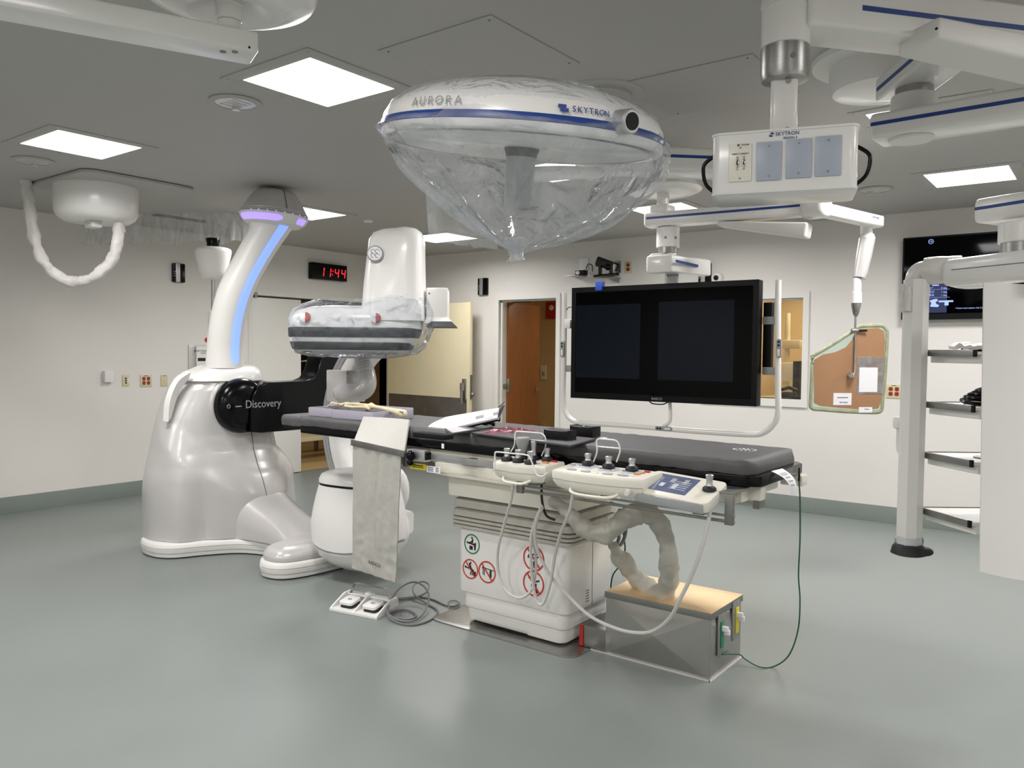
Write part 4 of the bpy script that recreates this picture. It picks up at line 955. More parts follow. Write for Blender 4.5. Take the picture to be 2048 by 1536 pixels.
b = MB().tube(cr(hum, 6), [x_*1.35 for x_ in [.016,.014,.0115,.010,.0095,.009,.0088,.009,.009,.0092,.0095,.01,.0105,.011,.0115,.012,.0125,.013,.014,.015,.016,.017,.018,.018,.018]], 14)
b.ball(bp(806,828,3.38), .027).ball(bp(738,812,3.43), .019, (1,1,.8)).ball(bp(735,818,3.44), .012, (1.6,1,.8)); b.build('humerus', 'bone', bn, 70)
b = MB().cyl(bp(800,823,3.355), bp(806,824,3.355), .004).tube(cr([bp(796,831,3.37),bp(803,836,3.36),bp(812,833,3.36)], 4), .0012, 6); b.build('wire_hook', 'steel', bn)
r1 = [bp(u, v, 3.44) for u, v in ((690,808),(705,808),(720,809),(735,811),(745,814))]; r2 = [bp(u, v, 3.41) for u, v in ((690,812),(705,814),(720,814),(733,815),(742,818))]
MB().tube(cr(r1, 5), [.013]*3+[.0095]*10+[.011]*8, 10).build('radius', 'bone', bn, 70); MB().tube(cr(r2, 5), [.010]*14+[.014]*7, 10).build('ulna', 'bone', bn, 70)
b = MB(); random.seed(3)
for i in range(8): b.ball(bp(682+random.uniform(-7,6), 808+random.uniform(-3,4), 3.42+random.uniform(-.02,.02)), .012, (1.1,1,.8), 10)
b.build('wrist_bones', 'bone', bn, 70)
for k, (dy, l_) in enumerate(((-.03,1),(-.015,1.1),(0,1.12),(.015,1.05),(.03,.8))):
    ps = [bp(676, 808, 3.43+dy), bp(664, 808-k*.3, 3.43+dy*1.3)+V((0,0,.004)), bp(657-l_*2, 812, 3.43+dy*1.5)-V((0,0,.004)), bp(650-l_*2, 820, 3.43+dy*1.6)]
    MB().tube(cr(ps, 4), [.0055,.004,.0035,.0045,.005,.0035,.003,.004,.0042,.003,.0028,.003,.002], 8).build('finger_bones', 'bone', bn, 70)
# padded arm board on a black wedge
ab = thing('arm_board', 'white paddle shaped arm board tilted up on a black base', 'arm board', (-2.72, 3.35, ZT(-2.7)))
P0, P1 = on(866, 856, 'y', 3.30), on(998, 829, 'y', 3.50)
uu = (P1-P0).normalized(); LL = (P1-P0).length; mm = facing(P0, uu, (0,1,0) if abs(uu.y) < .8 else (1,0,0)); mm = facing(P0, uu, V((-uu.y, uu.x, .42)))
pl = [(a_, c_*1.35) for a_, c_ in [(LL*.5,-.05),(LL*.95,-.045),(LL,-.04),(LL,.04),(LL*.95,.045),(LL*.5,.055),(LL*.2,.06),(.05,.05),(.0,.03),(-.025,0),(0,-.03),(.05,-.05),(LL*.2,-.056)]]
pc = [(p.x, p.y) for p in cr([(a, c, 0) for a, c in pl], 5, True)]
MB(mm).prism(pc, 0, .014, .004).build('pad', 'paper', ab); MB(mm).prism(inset2(pc, .003), -.012, -.001, .003).build('backing_board', 'blackm', ab)
MB(mm).box((LL*.86,0,.006), (.05,.1,.026), .004).build('strap', 'paper', ab)
for x in (LL*.72, LL*.93): MB(mm).box((x,-.012,.0155), (.045,.03,.003)).build('grey_patch', 'shaft', ab)
w0, w1 = on(840, 866, 'z', ZT(-2.8)+.018), on(893, 873, 'z', ZT(-2.8)+.018)
b = MB(); b.box(((w0.x+w1.x)/2, (w0.y+w1.y)/2, ZT(-2.8)+.013), ((w1-w0).length, .07, .026), .006).build('base', 'blackm', ab)
MB().tube([on(893,870,'z',ZT(-2.6)+.01), on(930,864,'z',ZT(-2.6)+.012), on(985,855,'z',ZT(-2.6)+.008)], .008, 8, sq=.5).build('strut', 'blackm', ab)
q = on(905, 862, 'z', ZT(-2.6)+.008); 
p_ = [on(905,868,'z',1.082), on(960,859,'z',1.082), on(950,851,'z',1.082), on(890,858,'z',1.082)]
MB().loft([[a-V((0,0,.008)) for a in p_], [a+V((0,0,.006)) for a in p_]]).build('clear_plate', 'smoke', ab)
o = MB().tube([on(978+10*math.cos(a), 851+6*math.sin(a), 'y', 3.60) for a in [i*.5 for i in range(13)]], .012, 8).build('strap_roll', 'black'); o2 = MB().box(on(968,853,'y',3.6), (.1,.02,.008), .003).build('strap_tail', 'black', o); tag(o, 'small coiled black strap beside the raised arm board', 'strap')
# thin black pad with foam blocks
p_ = [on(u, v, 'z', ZT(-2.4)+.004) for u, v in ((942,866),(1140,892),(1192,878),(1020,858))]
o = MB().loft([[a-V((0,0,.005)) for a in p_], [a+V((0,0,.003)) for a in p_]]).build('thin_pad', mat('dark_pad', '3a3a3d', .5, var=.05)); tag(o, 'thin dark flat pad lying in the middle of the mattress', 'pad')
def foam(u0, u1, vt, vb, y_, dpt, name, label, saddle):
    a, c = on(u0, vb, 'y', y_), on(u1, vb, 'y', y_); h = on(u0, vt, 'y', y_).z-a.z; w_ = c.x-a.x
    pr = [(0,0),(w_,0),(w_,h*.95)]
    pr += [(w_*(1-t), h*(.92-.32*math.sin(PI*t)*(1 if saddle else .12))) for t in [i/10 for i in range(1,10)]] + [(0,h)]
    z = ZT(a.x)-.001+.006; m = Matrix(((1,0,0,a.x),(0,0,1,y_),(0,1,0,z),(0,0,0,1)))
    o = MB(m).prism(pr, 0, dpt, .004).build(name, 'blackm'); return tag(o, label, 'foam block')
foam(1087, 1135, 861, 882, 3.2, .08, 'foam_block', 'black foam block lying nearer, beside the pink bag', False)
foam(1139, 1185, 852, 874, 3.42, .08, 'foam_block', 'black foam block lying farther back under the monitor rail', False)
o = MB().ball(on(1168, 857, 'y', 3.47), .022, (1.1,1,.7)).build('foam_roll', 'black'); tag(o, 'small round black strap end on the farther foam block', 'strap')
q = on(1198, 875, 'z', ZT(-1.95)+.004); o = MB().box(q, (.08,.03,.004), .001).build('paper_slip', 'paper'); tag(o, 'small white paper slip behind the foam blocks', 'paper')
M['pink'] = film('pink_film', milk=.45, gloss=.25, tint=(1,.55,.62), wscale=30, wbump=1)
for n_ in M['pink'].node_tree.nodes:
    if n_.type in ('BSDF_DIFFUSE', 'BSDF_TRANSLUCENT'): n_.inputs[0].default_value = (.85, .30, .38, 1)
def pkf(u, v):
    c = on(966+108*u, 866-4*u, 'z', ZT(-2.5)+.006); c += V((0, (v-.5)*(.10+.10*math.sin(u*PI)), 0))
    e = mnoise.noise(V((u*6, v*5, 1)))*.5+.5; c.z += .045*e*math.sin(PI*v)*math.sin(PI*min(1, u*1.1)); return c
o = MB().grid(pkf, 36, 18).build('pink_bag', 'pink', None, 20); tag(o, 'crumpled pink plastic bag on the mattress', 'plastic bag')
# ================================================================ foot pedals on the floor
fp_ = thing('foot_pedal_unit', 'white double foot pedal unit with a bent steel handle', 'foot pedal', (-3.45, 3.16, 0))
A, B_, C_, D_ = V((-3.585,3.0,0)), V((-3.255,3.06,0)), V((-3.34,3.30,0)), V((-3.67,3.24,0))
ux = (B_-A).normalized(); uy = V((-ux.y, ux.x, 0)); W = (B_-A).length; mp_ = facing(A, ux, uy)
MB(mp_).prism([(0,0),(W,0),(W-.01,.2),(.01,.2)], 0, .018, .004).build('base', 'white', fp_)
for x in (0.0, W/2-.004, W-.012):
    MB(mp_).prism([(0,0),(.2,0),(.2,.06),(.13,.06),(.02,.012)], 0, .010, .001, Matrix(((0,0,1,x),(1,0,0,0),(0,1,0,.016),(0,0,0,1)))).build('divider', 'white', fp_)
MB(mp_).bb(0, W, .155, .205, .055, .066, .003).build('rear_shelf', 'white', fp_)
MB(mp_).bb(0, W, .2, .208, .016, .06, .002).build('rear_wall', 'white', fp_)
for x in (W*.25, W*.74):
    m = mp_ @ T(x, .085, .03) @ RX(8)
    k = MB(m).prism(rrect(.095,.10,.02,4), 0.012, .03, .005).build('pedal', 'white', fp_)
    MB(m).prism(rrect(.085,.09,.015,4), -.008, .012, .002).build('pedal_boot', 'rubber', k); MB(m).prism(circ(.014,16,.01), .03, .032, .0005).build('pedal_mark', 'shaft', k)
MB(mp_).cyl((W*.42,.18,.066),(W*.42,.18,.082), .02, .018, 20, .003).build('selector_knob', 'white', fp_)
h_ = [V((.02,.17,.06)), V((.04,.17,.11)), V((.055,.17,.128)), V((W-.075,.17,.124)), V((W-.055,.17,.118)), V((W-.03,.17,.07)), V((W-.012,.17,.02))]
def strap(pts, w_, th, name, mt, par, m):
    for a, c in zip(pts, pts[1:]):
        pass
    rs = []
    for i, p in enumerate(pts):
        t = (pts[min(i+1,len(pts)-1)]-pts[max(i-1,0)]).normalized(); n_ = V((t.z,0,-t.x))
        rs.append([p+V((0,-w_/2,0))+n_*th, p+V((0,w_/2,0))+n_*th, p+V((0,w_/2,0))-n_*th, p+V((0,-w_/2,0))-n_*th])
    return MB(m).loft(rs).build(name, mt, par)
strap(h_, .028, .0015, 'handle', 'steel', fp_, mp_)
F_ = lambda u, v, z=.006: on(u, v, 'z', z)
pts = [F_(764,1198,.03), F_(800,1199,.012), F_(830,1195,.01), F_(852,1185,.03), F_(858,1170,.05), F_(845,1163,.07), F_(828,1170,.06), F_(828,1188,.03), F_(850,1205,.01), F_(875,1222,.006), F_(860,1240,.006), F_(825,1250,.006), F_(790,1243,.01), F_(775,1225,.03), F_(785,1195,.07), F_(805,1172,.09), F_(830,1164,.10), F_(850,1175,.09), F_(858,1195,.06), F_(848,1225,.02), F_(825,1242,.012), F_(795,1240,.01), F_(778,1228,.02), F_(790,1222,.01), F_(815,1220,.008), F_(832,1230,.008), F_(822,1238,.012), F_(800,1236,.015), F_(800,1228,.012)]
o = MB().tube(cr(pts, 8), .0055, 8).build('pedal_cable', 'cable'); tag(o, 'coiled grey pedal cable lying on the floor', 'cable')
pts = [F_(790,1198,.01), F_(835,1194), F_(865,1199), F_(890,1210), F_(905,1212), F_(916,1208)]
o = MB().tube(cr(pts, 8), .0055, 8).build('pedal_cable', 'cable'); tag(o, 'dark cable running along the floor to the table pedestal', 'cable')
o = MB().tube([F_(908+12*math.cos(a), 1204+7*math.sin(a)+a*.8, .008) for a in [i*.4 for i in range(24)]], .0035, 6).build('thin_cable', 'cable'); tag(o, 'small loop of grey cable at the left of the pedestal foot', 'cable')
# ================================================================ ceiling hung equipment
H0 = V((FW.x, FW.y, 0)).normalized()       # level direction the room is seen along, used as the heading of the booms
def hz(v): return V((v.x, v.y, 0)).normalized()
def vcyl(c, z0, z1, r, name, mt, par, r1=None, bev=.003, seg=32):
    r1 = r1 or r; return MB().lathe([(r-bev,z0),(r,z0+bev),(r1,z1-bev),(r1-bev,z1)], T(c[0],c[1],0), seg).build(name, mt, par)
def beam(a, b_, w_, h_, name, mt, par, bev=.012, w2=None, h2=None):
    """arm with rounded rectangular section between two points"""
    a, b_ = V(a), V(b_); d = (b_-a); m = facing((0,0,0), d, (0,0,1)); L = d.length; w2 = w2 or w_; h2 = h2 or h_
    dn = d.normalized(); up = V((0,0,1)); up = (up-dn*up.dot(dn)).normalized(); sd = dn.cross(up)
    rs = []
    def ring(p, w, h):
        return [p+sd*x+up*y for x, y in rrect(w, h, min(bev, w*.45, h*.45), 4)]
    e = min(bev, L*.2)
    rs = [ring(a, w_-2*e*.6, h_-2*e*.6), ring(a+dn*e*.4, w_-.3*e, h_-.3*e), ring(a+dn*e, w_, h_), ring(b_-dn*e, w2, h2), ring(b_-dn*e*.4, w2-.3*e, h2-.3*e), ring(b_, w2-2*e*.6, h2-2*e*.6)]
    return MB().loft(rs).build(name, mt, par, 50)
def stripe(a, b_, w_, off, th, par, side=1, s0=.05, s1=.95):
    a, b_ = V(a), V(b_); d = (b_-a).normalized(); L = (b_-a).length; up = V((0,0,1)); up = (up-d*up.dot(d)).normalized(); sd = d.cross(up)*side
    p = a+sd*(w_/2+.0008)+up*off; m = facing(p, d, up)
    return MB(m).box((L*(s0+s1)/2,0,0), (L*(s1-s0),th,.0016)).build('blue_stripe', 'navy', par)
def logo(P, right, up, size, par, words=('SKYTRON',), mt='navy'):
    m = facing(P, right, up)
    text('brand_lettering', words[0], size, m @ T(size*.45,0,0), mt, par)
    b = MB(m); w = size*3.0
    s_ = size*.42; cx = -size*2.55
    b.prism([(cx-s_,-s_),(cx+s_*.5,-s_),(cx+s_*.5,-s_*.3),(cx-s_*.2,-s_*.3),(cx-s_*.2,-.02*s_),(cx-s_,-.02*s_)], 0, .0008); b.prism([(cx+s_,s_),(cx-s_*.5,s_),(cx-s_*.5,s_*.3),(cx+s_*.2,s_*.3),(cx+s_*.2,.1*s_),(cx+s_,.1*s_)], 0, .0008)
    b.build('brand_mark', mt, par)
    if len(words) > 1: text('brand_lettering', words[1], size*.62, m @ T(size*1.0,-size*.85,0), mt, par)
# ---- outlet box on its own column
D_ = 2.15; pl_, pr_ = dp(1424, 331, 2.21), dp(1717, 309, 2.09)
bl = hz(pr_-pl_); bc = (pl_+pr_)/2; BW = (V((pr_.x,pr_.y,0))-V((pl_.x,pl_.y,0))).length
mo = facing((bc.x, bc.y, 0), bl, (0,0,1)); zt_, zb_ = dp(1570,258,D_).z, dp(1570,382,D_).z
ob = thing('outlet_box', 'white hanging outlet box with three grey blank plates on a ceiling column', 'medical boom', (bc.x, bc.y, zb_))
bk = -bl.cross(V((0,0,1)))*-1
def OB(x, z, y=0): return mo @ V((x, z, y))          # local: x right, z up, y towards the viewer
MBo = lambda: MB(mo)
rr_ = rrect(BW, .20, .022, 5)
def boxp(z0, z1, grow=0, bev=.003):
    p = rrect(BW+2*grow, .20+2*grow, .022+grow, 5); m = mo @ Matrix(((1,0,0,0),(0,0,1,0),(0,1,0,-.10),(0,0,0,1)))
    return MB(m).prism(p, z0, z1, bev)
boxp(zb_, zt_).build('housing', 'white', ob); boxp(zt_-.006, zt_+.001, .004).build('top_rim', 'white', ob); boxp(zb_-.001, zb_+.005, .002).build('bottom_rim', 'white', ob)
q = (zt_+zb_)/2
def px(u, v, d=None): # local x,z of a pixel on the front face
    n = mo.to_3x3() @ V((0,0,1)); r_ = ray(u, v); t = ((V((bc.x,bc.y,q))-CAM).dot(n))/r_.dot(n); P = CAM+r_*t; L = mo.inverted() @ P; return L.x, L.y
def plate(u0, v0, u1, v1, name, mt, par, th=.006):
    x0, z0 = px(u0, v1); x1, z1 = px(u1, v0); k = MB(mo).box(((x0+x1)/2, (z0+z1)/2, th/2), (x1-x0, z1-z0, th), .003).build(name, mt, par)
    return k, x0, x1, z0, z1
M['bluegrey'] = mat('pale_blue_grey_film', 'a9b2c0', .35, var=.03)
k, x0, x1, z0, z1 = plate(1457, 286, 1504, 365, 'jack_plate', 'ivory', ob)
for z in (z0+.008, z1-.012): MB(mo).cyl(((x0+x1)/2, z, .006), ((x0+x1)/2, z, .0075), .003, seg=10).build('screw', 'steeld', k)
for x in ((x0*.62+x1*.38), (x0*.33+x1*.67)):
    zc_ = z0+(z1-z0)*.48; MB(mo).box((x, zc_, .009), (.007,.022,.008), .003).build('jack_shell', 'chrome', k); MB(mo).box((x, zc_, .0125), (.003,.014,.003)).build('jack', 'blackm', k)
    for dz in (-.016,.016): MB(mo).cyl((x, zc_+dz, .006), (x, zc_+dz, .0085), .0025, seg=8).build('screw', 'steeld', k)
text('plate_print', 'SMART 3 / SMART 4', .006, mo @ T((x0+x1)/2, z0+(z1-z0)*.72, .0065), 'ink', k, sx=.85)
text('plate_print', 'STRYKER', .005, mo @ T(x1-.017, z1-.005, .0065), 'ink', k); MB(mo).box((x1-.035, z1-.005, .0065), (.005,.005,.001)).build('plate_mark', 'ink', k)
for u0, v0, u1, v1 in ((1512,282,1564,363),(1571,276,1624,358),(1629,270,1684,354)):
    k, x0, x1, z0, z1 = plate(u0, v0, u1, v1, 'blank_plate', 'bluegrey', ob)
    for z in (z0+.012, z1-.012): MB(mo).cyl(((x0+x1)/2, z, .006), ((x0+x1)/2, z, .0075), .003, seg=10).build('screw', 'steeld', k)
x, z = px(1570, 267.5); logo(mo @ V((x, z, .0008)), bl, (0,0,1), .0135, ob, ('SKYTRON', 'ERGON 3'))
pc_ = mo @ V((0,0,-.10)); pc_ = (on(1567, 300, 'z', 2.0)); cc = dp(1567, 250, 2.25); cc = (cc.x, cc.y)
zr0, zr1, zc1 = dp(1567,158,2.25).z, dp(1567,100,2.25).z, dp(1567,20,2.25).z
MB(T(cc[0],cc[1],0) @ RZ(math.degrees(math.atan2(bl.y, bl.x)))).prism(rrect(.072,.06,.012,4), zt_, zr0+.01, .002).build('column', 'white', ob)
fr = V((-H0.x,-H0.y,0))*.031
for z in (zt_+.018, zr0-.018): MB().cyl(V((cc[0],cc[1],z))+fr, V((cc[0],cc[1],z))+fr*1.15, .007, seg=12).build('bolt', 'steel', ob)
k = MB().lathe([(.045,zr0-.012),(.062,zr0-.008),(.066,zr0+.006),(.066,zr1),(.06,zr1+.001)], T(cc[0],cc[1],0), 40).build('steel_collar', 'steel', ob)
MB().cyl(V((cc[0],cc[1],(zr0+zr1)/2))+fr*2.1, V((cc[0],cc[1],(zr0+zr1)/2))+fr*2.2, .008, seg=12).build('bolt', 'steeld', k)
vcyl(cc, zr1, zc1, .0655, 'joint_cylinder', 'white', ob)
vcyl(cc, zc1-.002, min(CZ-.05, zc1+.09), .068, 'joint_cap', 'white2', ob, .06, .006)
for sx_, bend in ((-1, -.03), (1, .034)):
    xe = sx_*(BW/2+.001); zz = [zt_-.03, zt_-.07, q-.02, zb_+.04, zb_+.01]
    pts = [mo @ V((xe-.01*sx_, zt_-.035, -.08)), mo @ V((xe+bend*.8, zt_-.06, -.08)), mo @ V((xe+bend, q, -.08)), mo @ V((xe+bend*.7, zb_+.045, -.08)), mo @ V((xe-.01*sx_, zb_+.015, -.08))]
    MB().tube(cr(pts, 8), .0055, 10).build('black_cable', 'black', ob)
# large arm B that carries the column, near the ceiling
c = dp(2330, 62, 2.55); c.z = 2.465
aB, bB = V((cc[0], cc[1], 2.465)), c
Bm = thing('boom_arm', 'large white boom arm with blue stripe crossing the top right corner', 'medical boom', (bB.x, bB.y, 2.4), 'ceiling boom arms')
d = (bB-aB).normalized()
beam(aB+d*.03, bB, .15, .13, 'arm', 'white', Bm, .012); stripe(aB, bB, .15, -.006, .014, Bm, 1, .14, .98)
a2, b2 = dp(1835, 60, 2.24), dp(2330, 150, 2.48); a2.z = 2.392; b2.z = 2.335
beam(a2, b2, .15, .06, 'lower_cover', 'white2', Bm, .010, .15, .10)
q_ = dp(1872, 58, 2.13); MB().cyl(q_, q_-FW*.004, .0035, seg=8).build('screw', 'blackm', Bm)
vcyl((bB.x, bB.y), 2.44, CZ, .09, 'ceiling_column', 'white', Bm)
# ---- canopy and the two stacked striped arms
cp = on(1768, 118, 'z', CZ)
Bn = thing('boom_arm', 'white striped boom arm hanging from the round two-tier ceiling canopy', 'medical boom', (cp.x, cp.y, 2.4), 'ceiling boom arms')
MB().lathe([(.29,CZ),(.285,CZ-.02),(.24,CZ-.035),(.2,CZ-.036)], T(cp.x,cp.y,0), 48).build('canopy_plate', 'white2', Bn)
MB().lathe([(.215,CZ-.03),(.215,CZ-.10),(.20,CZ-.135),(.12,CZ-.15),(.02,CZ-.15)], T(cp.x,cp.y,0), 48).build('canopy_dish', 'white', Bn)
vcyl((cp.x+.09, cp.y-.02), CZ-.24, CZ-.14, .055, 'hub', 'white2', Bn)
jA = dp(1826, 205, 2.42); 
A0 = dp(1800, 178, 3.12); A1 = dp(1946, 60, 2.55); A0.z = A1.z = (A0.z)
eA = (A1-A0).normalized(); beam(A0-eA*.02, A1, .175, .088, 'upper_arm', 'white', Bn, .012); stripe(A0, A1, .175, -.002, .015, Bn, -1, .0, .97); stripe(A0, A1, .175, -.002, .015, Bn, 1, .0, .97)
jc = dp(1828, 212, 2.98)
vcyl((jc.x, jc.y), A0.z-.080, A0.z-.04, .066, 'joint_ring', 'steel', Bn)
C0 = dp(1752, 262, 2.95); C1 = dp(2250, 160, 2.48); C1.z = C0.z; C1 = C0.lerp(C1, .80)
vcyl((jc.x, jc.y), C0.z+.03, A0.z-.072, .079, 'joint_cylinder', 'white', Bn)
e = (C1-C0).normalized()
beam(C0+V((0,0,-.002)), C1, .172, .091, 'lower_arm', 'white', Bn, .016); stripe(C0, C1, .172, .003, .013, Bn, 1, .01, .99)
k = C0+e*.12+V((0,0,-.048)); MB().lathe([(.076,0),(.072,-.008),(.003,-.01)], T(k.x,k.y,k.z), 32).build('round_cap', 'white2', Bn)
# short upright that keeps arm A on the canopy
vcyl((A1.x, A1.y), A0.z+.02, CZ, .06, 'drop_tube', 'white', Bn)
# ---- monitor boom
mL, mR = dp(1143, 687.5, 5.37), dp(1516, 685, 4.63)
md = V((mR.x-mL.x, mR.y-mL.y, 0)); MW = md.length; md.normalize(); mz0, mz1 = (dp(1143,797,5.37).z+dp(1516,812,4.63).z)/2, (dp(1143,578,5.37).z+dp(1516,557,4.63).z)/2
MH = mz1-mz0; mcen = V(((mL.x+mR.x)/2, (mL.y+mR.y)/2, (mz0+mz1)/2)); mm_ = facing(mcen, md, (0,0,1)); mn = mm_.to_3x3() @ V((0,0,1))
def mp2(u, v, off=0): # local coordinates of a pixel on the plane of the monitor
    r_ = ray(u, v); P0 = mcen+mn*off; t = (P0-CAM).dot(mn)/r_.dot(mn); return mm_.inverted() @ (CAM+r_*t)
mo_ = thing('wall_monitor_boom', 'large black flat monitor in a white tubular frame hung from a boom', 'monitor', (mcen.x, mcen.y, mz0))
mo_.name = 'hanging_monitor'
MB(mm_).box((0,0,-.035), (MW,MH,.07), .006).build('case', 'blackm', mo_)
M['bezel'] = mat('black_bezel', '060607', .35, var=.08, spec=.2)
b = MB(mm_); bz = .033
b.bb(-MW/2,MW/2,MH/2-bz,MH/2,0,.004).bb(-MW/2,MW/2,-MH/2,-MH/2+bz*1.2,0,.004).bb(-MW/2,-MW/2+bz,-MH/2+bz*1.2,MH/2-bz,0,.004).bb(MW/2-bz,MW/2,-MH/2+bz*1.2,MH/2-bz,0,.004); b.build('bezel', 'bezel', mo_)
M['dscreen'] = mat('dark_screen', '010102', .10, var=.2, emit='020303', estr=.3, spec=.09)
M['dimg'] = mat('dark_image_area', '020304', .12, var=.3, scale=3, emit='0b1018', estr=.9, spec=.14)
s_ = MB(mm_).box((0,.003,.0008), (MW-2*bz,MH-2.2*bz,.001)).build('screen', 'dscreen', mo_)
for (u0, v0, u1, v1) in ((1153,611,1279,758),(1318,604,1466,764)):
    p = mp2(u0, v0); r_ = mp2(u1, v1); MB(mm_).box(((p.x+r_.x)/2, (p.y+r_.y)/2, .0018), (r_.x-p.x, p.y-r_.y, .0006)).build('image_area', 'dimg', s_)
text('brand_lettering', 'BARCO', .022, mm_ @ T(mp2(1314,804).x, -MH/2+.018, .0045), 'shaft', mo_)
MB(mm_).tube(cr([V((mp2(1297,806).x,-MH/2+.004,-.005)), V((mp2(1305,811).x,-MH/2-.012,.0)), V((mp2(1325,812).x,-MH/2-.014,.0)), V((mp2(1336,811).x,-MH/2+.002,-.005))], 6), .004, 8).build('ir_window', 'blackm', mo_)
MB(mm_).box((MW/2+.02,.03,-.12), (.05,.42,.05), .004).build('rear_unit', 'blackm', mo_); MB(mm_).box((-MW/2-.0,.0,-.10), (.04,.36,.05), .004).build('rear_unit', 'blackm', mo_)
# tube frame
def fp2(u, v, off=-.05): p = mp2(u, v, off); p.z += 0; return mm_ @ p
TB = [(1129,585),(1129,640),(1128,720),(1127,800),(1133,828),(1150,843),(1175,846),(1240,850),(1315,856),(1400,863),(1495,869),(1525,866),(1545,851),(1556,828),(1556,780),(1556,700),(1556,620),(1557,560)]
MB().tube(cr([fp2(*p) for p in TB], 5), .0175, 16).build('tube_frame', 'white', mo_, 70)
MB().tube(cr([fp2(1340,805,-.06), fp2(1341,830,-.05), fp2(1338,845,-.04), fp2(1325,854,-.045)], 5), .012, 12).build('centre_tube', 'white', mo_, 70)
for (u, v, ax) in ((1125,698,1), (1558,697,1), (1327,857,0)):
    c = mm_ @ (mp2(u, v, -.03) + V((0,0,.0))); w_, h_ = (.03, .11) if ax else (.11, .028)
    m = mm_.copy(); m.translation = c
    k = MB(m).prism(rrect(w_,h_,.012,4), -.006, .008, .003).build('button_pad', 'shaft', mo_)
    for t_ in (.038, .018):
        MB(m).cyl(((0,t_,.008) if ax else (-t_,0,.008)), ((0,t_,.011) if ax else (-t_,0,.011)), .007, seg=12).build('button', 'rubber', k)
    MB(m).box(((0,-.025,.009) if ax else (.03,0,.009)), ((.014,.04,.003) if ax else (.04,.012,.003)), .001).build('grip_inlay', 'white', k)
for (u0, u1, v) in ((1528,1552,641),(1528,1552,742),(1132,1143,737)):
    p, r_ = mp2(u0, v, -.05), mp2(u1, v, -.05); MB(mm_).box(((p.x+r_.x)/2, p.y, -.055), (abs(r_.x-p.x)+.02, .045, .006), .002).build('bracket', 'shaft', mo_)
p = mp2(1136, 648, -.05); MB(mm_).box((p.x, p.y, -.05), (.05,.06,.03), .006).build('bracket_block', 'white', mo_)
MB(mm_).tube(cr([p+V((-.02,.03,0)), p+V((-.015,.09,0)), p+V((.01,.115,0)), p+V((.03,.11,0))], 5), .003, 6).build('thin_cable', 'rubber', mo_)
# mast above the monitor
ax_ = dp(1336, 480, 5.0); ac = (ax_.x, ax_.y)
Zp = lambda v, d=5.0, u=1336: dp(u, v, d).z
k = thing('monitor_boom', 'white double boom arm with blue stripe carrying the large monitor and the radiation shield', 'medical boom', (ac[0], ac[1], 2.0), 'ceiling boom arms')
MB(T(ac[0]+.03,ac[1],0) @ RZ(40)).prism(rrect(.075,.06,.01,3), Zp(600), Zp(545), .002).build('mast', 'pearl', k)
logo(dp(1346, 551, 4.93), md, (0,0,1), .014, k)
h0 = dp(1296, 526, 4.92); h1 = dp(1398, 532, 5.25); h1.z = h0.z = Zp(527)
beam(dp(1318,528,4.8)*1, V((dp(1398,532,5.25).x, dp(1398,532,5.25).y, Zp(528))), .17, .105, 'head_arm', 'white', k, .012)
beam(V((ac[0],ac[1],Zp(526)))-hz(RT)*.12, V((ac[0],ac[1],Zp(526)))+hz(RT)*.0, .165, .10, 'head_arm', 'white', k, .014)
a_, b_ = dp(1352, 522, 4.72), dp(1396, 532, 5.02); MB(facing((a_+b_)/2, b_-a_, (0,0,1))).box((0,0,.0), ((b_-a_).length,.016,.004)).build('blue_stripe', 'navy', k)
vcyl(ac, Zp(508), Zp(494), .06, 'joint_ring', 'steel', k); vcyl(ac, Zp(495), Zp(456), .072, 'joint_cylinder', 'white', k)
q_ = V((ac[0],ac[1],Zp(478)))
for a_ in (-.4,.5):
    dd = (-H0*math.cos(a_)+hz(RT)*math.sin(a_)); MB().cyl(q_+dd*.071, q_+dd*.075, .008, seg=10).build('bolt', 'steeld', k)
m0 = V((ac[0],ac[1],0)); s0_, s1_ = dp(1294, 441, 5.05), dp(1612, 418, 4.55); zz = (s0_.z+s1_.z)/2; s0_.z = s1_.z = zz+.0
beam(s0_, s1_, .12, .088, 'long_arm', 'white', k, .016); stripe(s0_, s1_, .12, .008, .014, k, 1, .02, .98)
e0, e1 = dp(1608, 423, 4.55), dp(1655, 420, 4.45); e0.z = e1.z = zz+.004; beam(e0, e1, .14, .14, 'arm_cap', 'white', k, .04)
u0_, u1_ = dp(1440, 449, 4.8), dp(1618, 462, 4.5); beam(u0_, u1_, .10, .03, 'under_cover', 'white2', k, .012, .12, .085)
t0_, t1_ = dp(1640, 432, 4.55), dp(1757, 433, 4.97); t0_.z = t1_.z = (t0_.z+t1_.z)/2
beam(t0_, t1_, .08, .072, 'thin_arm', 'white', k, .014); 
dn_ = hz(t1_-t0_); nn = dn_.cross(V((0,0,1))); logo(t1_-dn_*.11+nn*.0405+V((0,0,.012)), dn_, (0,0,1), .014, k)
dcl = (ac[0]-.03, ac[1]-.02); vcyl(dcl, zz+.03, Zp(383), .038, 'drop_tube', 'white', k); MB(T(dcl[0],dcl[1],0)).box((0,0,zz+.06), (.12,.12,.06), .015).build('tube_foot', 'white', k)
MB().lathe([(.02,Zp(386)),(.10,Zp(389)),(.20,Zp(388)),(.235,Zp(383)),(.24,Zp(380)),(.21,Zp(370)),(.12,CZ-.02),(.12,CZ)], T(dcl[0],dcl[1],0), 48).build('canopy', 'white', k)
